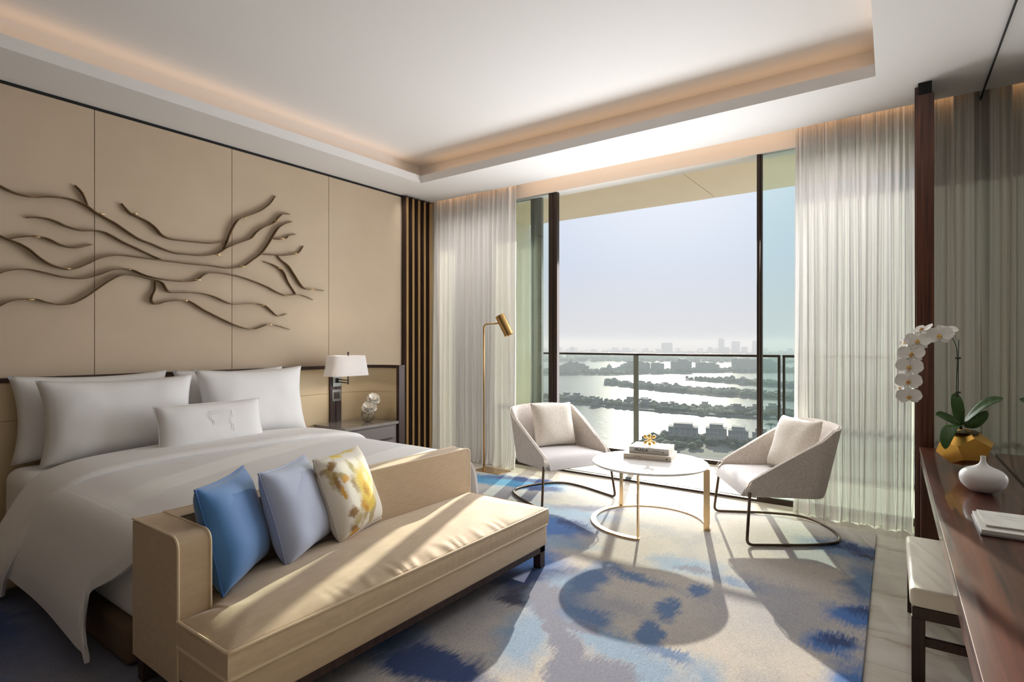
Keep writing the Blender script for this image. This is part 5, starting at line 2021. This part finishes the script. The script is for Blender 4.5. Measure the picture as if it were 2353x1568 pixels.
# far coast with its low skyline
coast = thing('far_coast', 'hazy low coastline along the horizon behind the islands', 'coast', (-1000, 3000, SEA))
link_mesh('shore', prism([(-1900, 1500), (-1418, 1760), (-1131, 1874), (-800, 2050), (-541, 2175), (-340, 2206), (-247, 2220), (300, 2300), (6500, 15000), (-11000, 15000)], SEA, SEA + 2), 'land', coast, smooth=False, world=True)
rnd = random.Random(2)
bm = B()
pts = []
for k in range(1500):
    t = rnd.random()
    d = 2050 + (rnd.random() ** 1.6) * 2400
    a = math.radians(2 + 44 * t)
    pts.append((-d * math.sin(a), d * math.cos(a) + 60))
blob_mass(bm, pts, 7, 14, SEA + 2, rnd, 0.6)
f = link_mesh('foliage', bm, 'foliage', coast, world=True, angle=180)
f['kind'] = 'stuff'
bm = B()
for k in range(60):
    a = math.radians(rnd.uniform(8, 42))
    d = rnd.uniform(4200, 5200)
    h = rnd.choice((14, 20, 28, 36)) * rnd.uniform(0.8, 1.15)
    w = rnd.uniform(18, 50)
    x, y = -d * math.sin(a), d * math.cos(a)
    add_box(bm, x - w / 2, x + w / 2, y - 10, y + 10, SEA, SEA + h)
f = link_mesh('low_skyline', bm, 'tower_glass', coast, smooth=False, world=True)
f['kind'] = 'stuff'


def tower(x0, y0, x1, y1, top, label, seed, steps=0):
    cx_, cy_ = (x0 + x1) / 2, (y0 + y1) / 2
    w = math.hypot(x1 - x0, y1 - y0)
    r = thing('tower', label, 'tower', (cx_, cy_, SEA + 2.1), math.atan2(y1 - y0, x1 - x0), 'towers on the far coast')
    bm = B()
    H = top - SEA - 2.1
    add_box(bm, -w / 2, w / 2, -w * 0.35, w * 0.35, 0, H * 0.94)
    rnd = random.Random(seed)
    n = max(2, int(w / 9))
    for k in range(n):
        xx = -w / 2 + (k + 0.2) * w / n
        add_box(bm, xx, xx + w / n * 0.6, -w * 0.3, w * 0.3, H * 0.94, H * rnd.uniform(0.96, 1.0))
    link_mesh('tower_body', bm, 'tower_glass', r, smooth=False)
    bm = B()
    nf = int(H / 8)
    for k in range(nf):
        add_box(bm, -w / 2 - 0.4, w / 2 + 0.4, -w * 0.35 - 0.4, w * 0.35 + 0.4, (k + 0.7) * 8 * 0.92, (k + 0.7) * 8 * 0.92 + 1.2)
    link_mesh('floor_band', bm, 'far_building', r, smooth=False)
    return r


tower(-1320, 3487, -1271, 3523, 6, 'broad hazy tower block standing alone left of centre on the horizon', 1)
tower(-1023, 3702, -997, 3720, 32, 'tallest slim hazy tower on the horizon', 2)
tower(-1000, 3719, -970, 3740, -24, 'low hazy block at the right foot of the tallest tower', 3)
tower(-952, 3753, -918, 3778, 16, 'hazy tower block second right of the tallest tower', 4)
tower(-902, 3790, -876, 3808, -22, 'low hazy block between the two right-hand towers', 5)
tower(-844, 3831, -817, 3851, 18, 'hazy tower just left of the right door frame', 6)
tower(-1801, 3140, -1783, 3153, -22, 'small pointed hazy tower far left by the dark door frame', 7)

# resort row with domed and blocky buildings
rs = island('long island with domed and block hotels, farthest of the islands', [(-760, 960), (-650, 1010), (-577, 1095), (-529, 1089), (-501, 1237), (-455, 1225), (-417, 1321), (-334, 1382), (-225, 1460), (-120, 1500)],
            [(-830, 1130), (-700, 1180), (-640, 1220), (-580, 1240), (-530, 1320), (-490, 1330), (-440, 1420), (-350, 1500), (-230, 1570), (-120, 1600)], 1000, 3.5, 6, 21)


def at(px, dist):
    a = (px - 1176.5) / 1278.7
    return (dist * (-math.sin(YAW) + a * math.cos(YAW)), dist * (math.cos(YAW) + a * math.sin(YAW)))


def hotel(px0, px1, dist, hs, label_roof=None):
    x0, y0 = at(px0, dist)
    x1, y1 = at(px1, dist)
    w = math.hypot(x1 - x0, y1 - y0)
    bm = B()
    n = len(hs)
    for k, h in enumerate(hs):
        add_box(bm, -w / 2 + k * w / n, -w / 2 + (k + 1) * w / n + 0.2, -9, 9, 0, h)
        if k % 2 == 0:
            add_box(bm, -w / 2 + (k + 0.3) * w / n, -w / 2 + (k + 0.6) * w / n, -4, 4, h, h + 2.2)
    bm.transform(Matrix.Translation(((x0 + x1) / 2, (y0 + y1) / 2, SEA)) @ Matrix.Rotation(math.atan2(y1 - y0, x1 - x0), 4, 'Z'))
    return link_mesh('hotel_block', bm, 'far_building', rs, smooth=False, world=True)


hotel(1262, 1292, 1290, [16, 20, 21, 19])
hotel(1290, 1352, 1290, [20, 25, 28, 26, 27, 24, 22, 18])
hotel(1380, 1412, 1290, [12, 14, 18, 13])
hotel(1412, 1492, 1310, [11, 15, 19, 23, 27, 29, 30, 29, 27, 25, 24])
hotel(1497, 1524, 1300, [24, 25, 24, 23])
hotel(1543, 1587, 1330, [27, 26, 31, 32, 31, 28])
hotel(1600, 1650, 1360, [22, 24, 20, 23, 18])
hotel(1684, 1768, 1380, [32, 32, 31, 31, 32, 31])
hotel(1768, 1800, 1400, [26, 22, 18, 15])
bm = B()
for px, dd, zz, r in ((1312, 1290, 27, 6), (1475, 1310, 30, 5), (1400, 1290, 17, 5)):
    x, y = at(px, dd)
    add_lathe(bm, [(r, 0), (r * 0.5, r * 0.5), (r * 0.15, r), (0, r * 1.5)], 12, (x, y, SEA + zz))
link_mesh('pavilion_roof', bm, 'far_building', rs, world=True)

island('narrow wooded island ending in a point, right and behind the long one', [(-352, 1046), (-280, 1010), (-203, 968), (-147, 955), (-60, 940), (0, 932)], [(-348, 1052), (-310, 1062), (-245, 1048), (-168, 1030), (-70, 1015), (0, 1005)], 560, 2.6, 4.8, 22, 14)
island('narrow wooded island in the middle of the water with a pointed tip', [(-426, 856), (-392, 838), (-358, 813), (-300, 782), (-216, 756), (-156, 750), (-60, 735), (0, 728)], [(-420, 866), (-385, 862), (-330, 850), (-242, 812), (-130, 800), (-60, 795), (0, 790)], 850, 2.4, 4.6, 23, 26)
island('wooded strip of villas nearest to the middle of the water', [(-520, 585), (-414, 577), (-340, 566), (-297, 557), (-241, 547), (-171, 541), (-119, 552), (-87, 558), (-20, 566)], [(-540, 640), (-430, 622), (-379, 612), (-338, 606), (-275, 598), (-192, 590), (-133, 602), (-96, 606), (-20, 612)], 950, 1.8, 3.5, 24, 34, (5, 8))

near_land = thing('near_shore', 'nearest shore with trees and flat-roofed villas below the balcony', 'shore', (-110, 380, SEA))
NP = [(-150, 300), (-148, 335), (-154, 372), (-156, 402), (-147, 421), (-122, 427), (-90, 430), (-67, 434), (-10, 440), (60, 450), (60, 300)]
link_mesh('ground', prism(NP, SEA, SEA + 1.2), 'land', near_land, smooth=False, world=True)
bm = B()
rnd = random.Random(9)
TP = [(-151, 345), (-155, 398), (-140, 412), (-80, 416), (30, 425), (30, 395), (-80, 384), (-110, 375), (-125, 340), (-140, 320)]
blob_mass(bm, scatter(TP, 330, rnd), 1.4, 3.4, SEA + 1, rnd)
f = link_mesh('foliage', bm, 'foliage', near_land, world=True, angle=180)
f['kind'] = 'stuff'


def villa(x, y, w, d, h, rz, label):
    r = thing('villa', label, 'villa', (x, y, SEA + 1.2), rz, 'flat-roofed villas on the nearest shore')
    bm = B()
    add_box(bm, -w / 2, w / 2, -d / 2, d / 2, 0, h)
    add_box(bm, -w * 0.32, w * 0.32, -d * 0.38, d * 0.42, h, h * 1.28)
    link_mesh('villa_body', bm, 'villa_wall', r, smooth=False)
    bm = B()
    add_box(bm, -w / 2 - 0.4, w / 2 + 0.4, -d / 2 - 0.5, d / 2 + 0.4, h, h + 0.35)
    add_box(bm, -w * 0.34, w * 0.34, -d * 0.42, d * 0.44, h * 1.28, h * 1.28 + 0.3)
    link_mesh('roof_slab', bm, 'villa_roof', r, smooth=False)
    bm = B()
    n = 5
    for fl_ in range(3):
        for k in range(n):
            xx = -w / 2 + (k + 0.5) * w / n
            add_box(bm, xx - w / n * 0.32, xx + w / n * 0.32, -d / 2 - 0.12, -d / 2 + 0.1, fl_ * h / 3 + 0.8, (fl_ + 0.82) * h / 3)
    link_mesh('windows', bm, 'villa_window', r, smooth=False)
    return r


villa(-135, 398, 20, 11, 8.5, 0.25, 'widest flat-roofed villa on the left end of the nearest shore')
villa(-112, 399, 13, 11, 9.5, 0.2, 'tall flat-roofed villa in the middle of the nearest shore')
villa(-98, 402, 12, 11, 8.8, 0.15, 'flat-roofed villa left of the right door frame on the nearest shore')
villa(-84, 405, 10, 10, 8.5, 0.1, 'flat-roofed villa behind the right door frame on the nearest shore')

pm = thing('palm_tree', 'lone tall palm tree on the nearest shore seen through the right glass pane', 'palm', (-85, 440, SEA))
link_mesh('trunk', tube([(0, 0, 0), (0.3, 0, 5), (0.2, 0, 11.5)], 0.28, 6), 'foliage', pm)
bm = B()
for k in range(11):
    a = 2 * PI * k / 11
    def f(u, v, a=a):
        s = (v - 0.5) * 2
        L_ = 4.2 * u
        w = 0.7 * math.sin(PI * (0.1 + 0.88 * u)) * s
        return (0.2 + L_ * math.cos(a) - w * math.sin(a), L_ * math.sin(a) + w * math.cos(a), 11.5 + 1.6 * u - 3.2 * u * u - 0.25 * abs(s))
    add_grid(bm, f, 6, 2)
link_mesh('fronds', bm, 'foliage', pm, angle=180)

# sea haze: a real scattering volume over the water
hz, nt, b, out = new_mat('sea_haze')
nt.nodes.remove(b)
vs_ = nd(nt, 'ShaderNodeVolumeScatter')
vs_.inputs['Color'].default_value = (0.90, 0.95, 1.0, 1)
vs_.inputs['Density'].default_value = 0.00034
vs_.inputs['Anisotropy'].default_value = 0.1
va_ = nd(nt, 'ShaderNodeVolumeAbsorption')
va_.inputs['Color'].default_value = (0.0, 0.0, 0.0, 1)
va_.inputs['Density'].default_value = 0.00008
ad_ = nd(nt, 'ShaderNodeAddShader')
nt.links.new(vs_.outputs[0], ad_.inputs[0])
nt.links.new(va_.outputs[0], ad_.inputs[1])
nt.links.new(ad_.outputs[0], out.inputs['Volume'])
M['sea_haze'] = hz
haze = link_mesh('sea_haze', box(-8500, 5500, 70, 13000, SEA + 0.05, 25), 'sea_haze', smooth=False)
tag(haze, 'thin pale haze lying over the sea and the far coast', 'haze', kind='stuff')
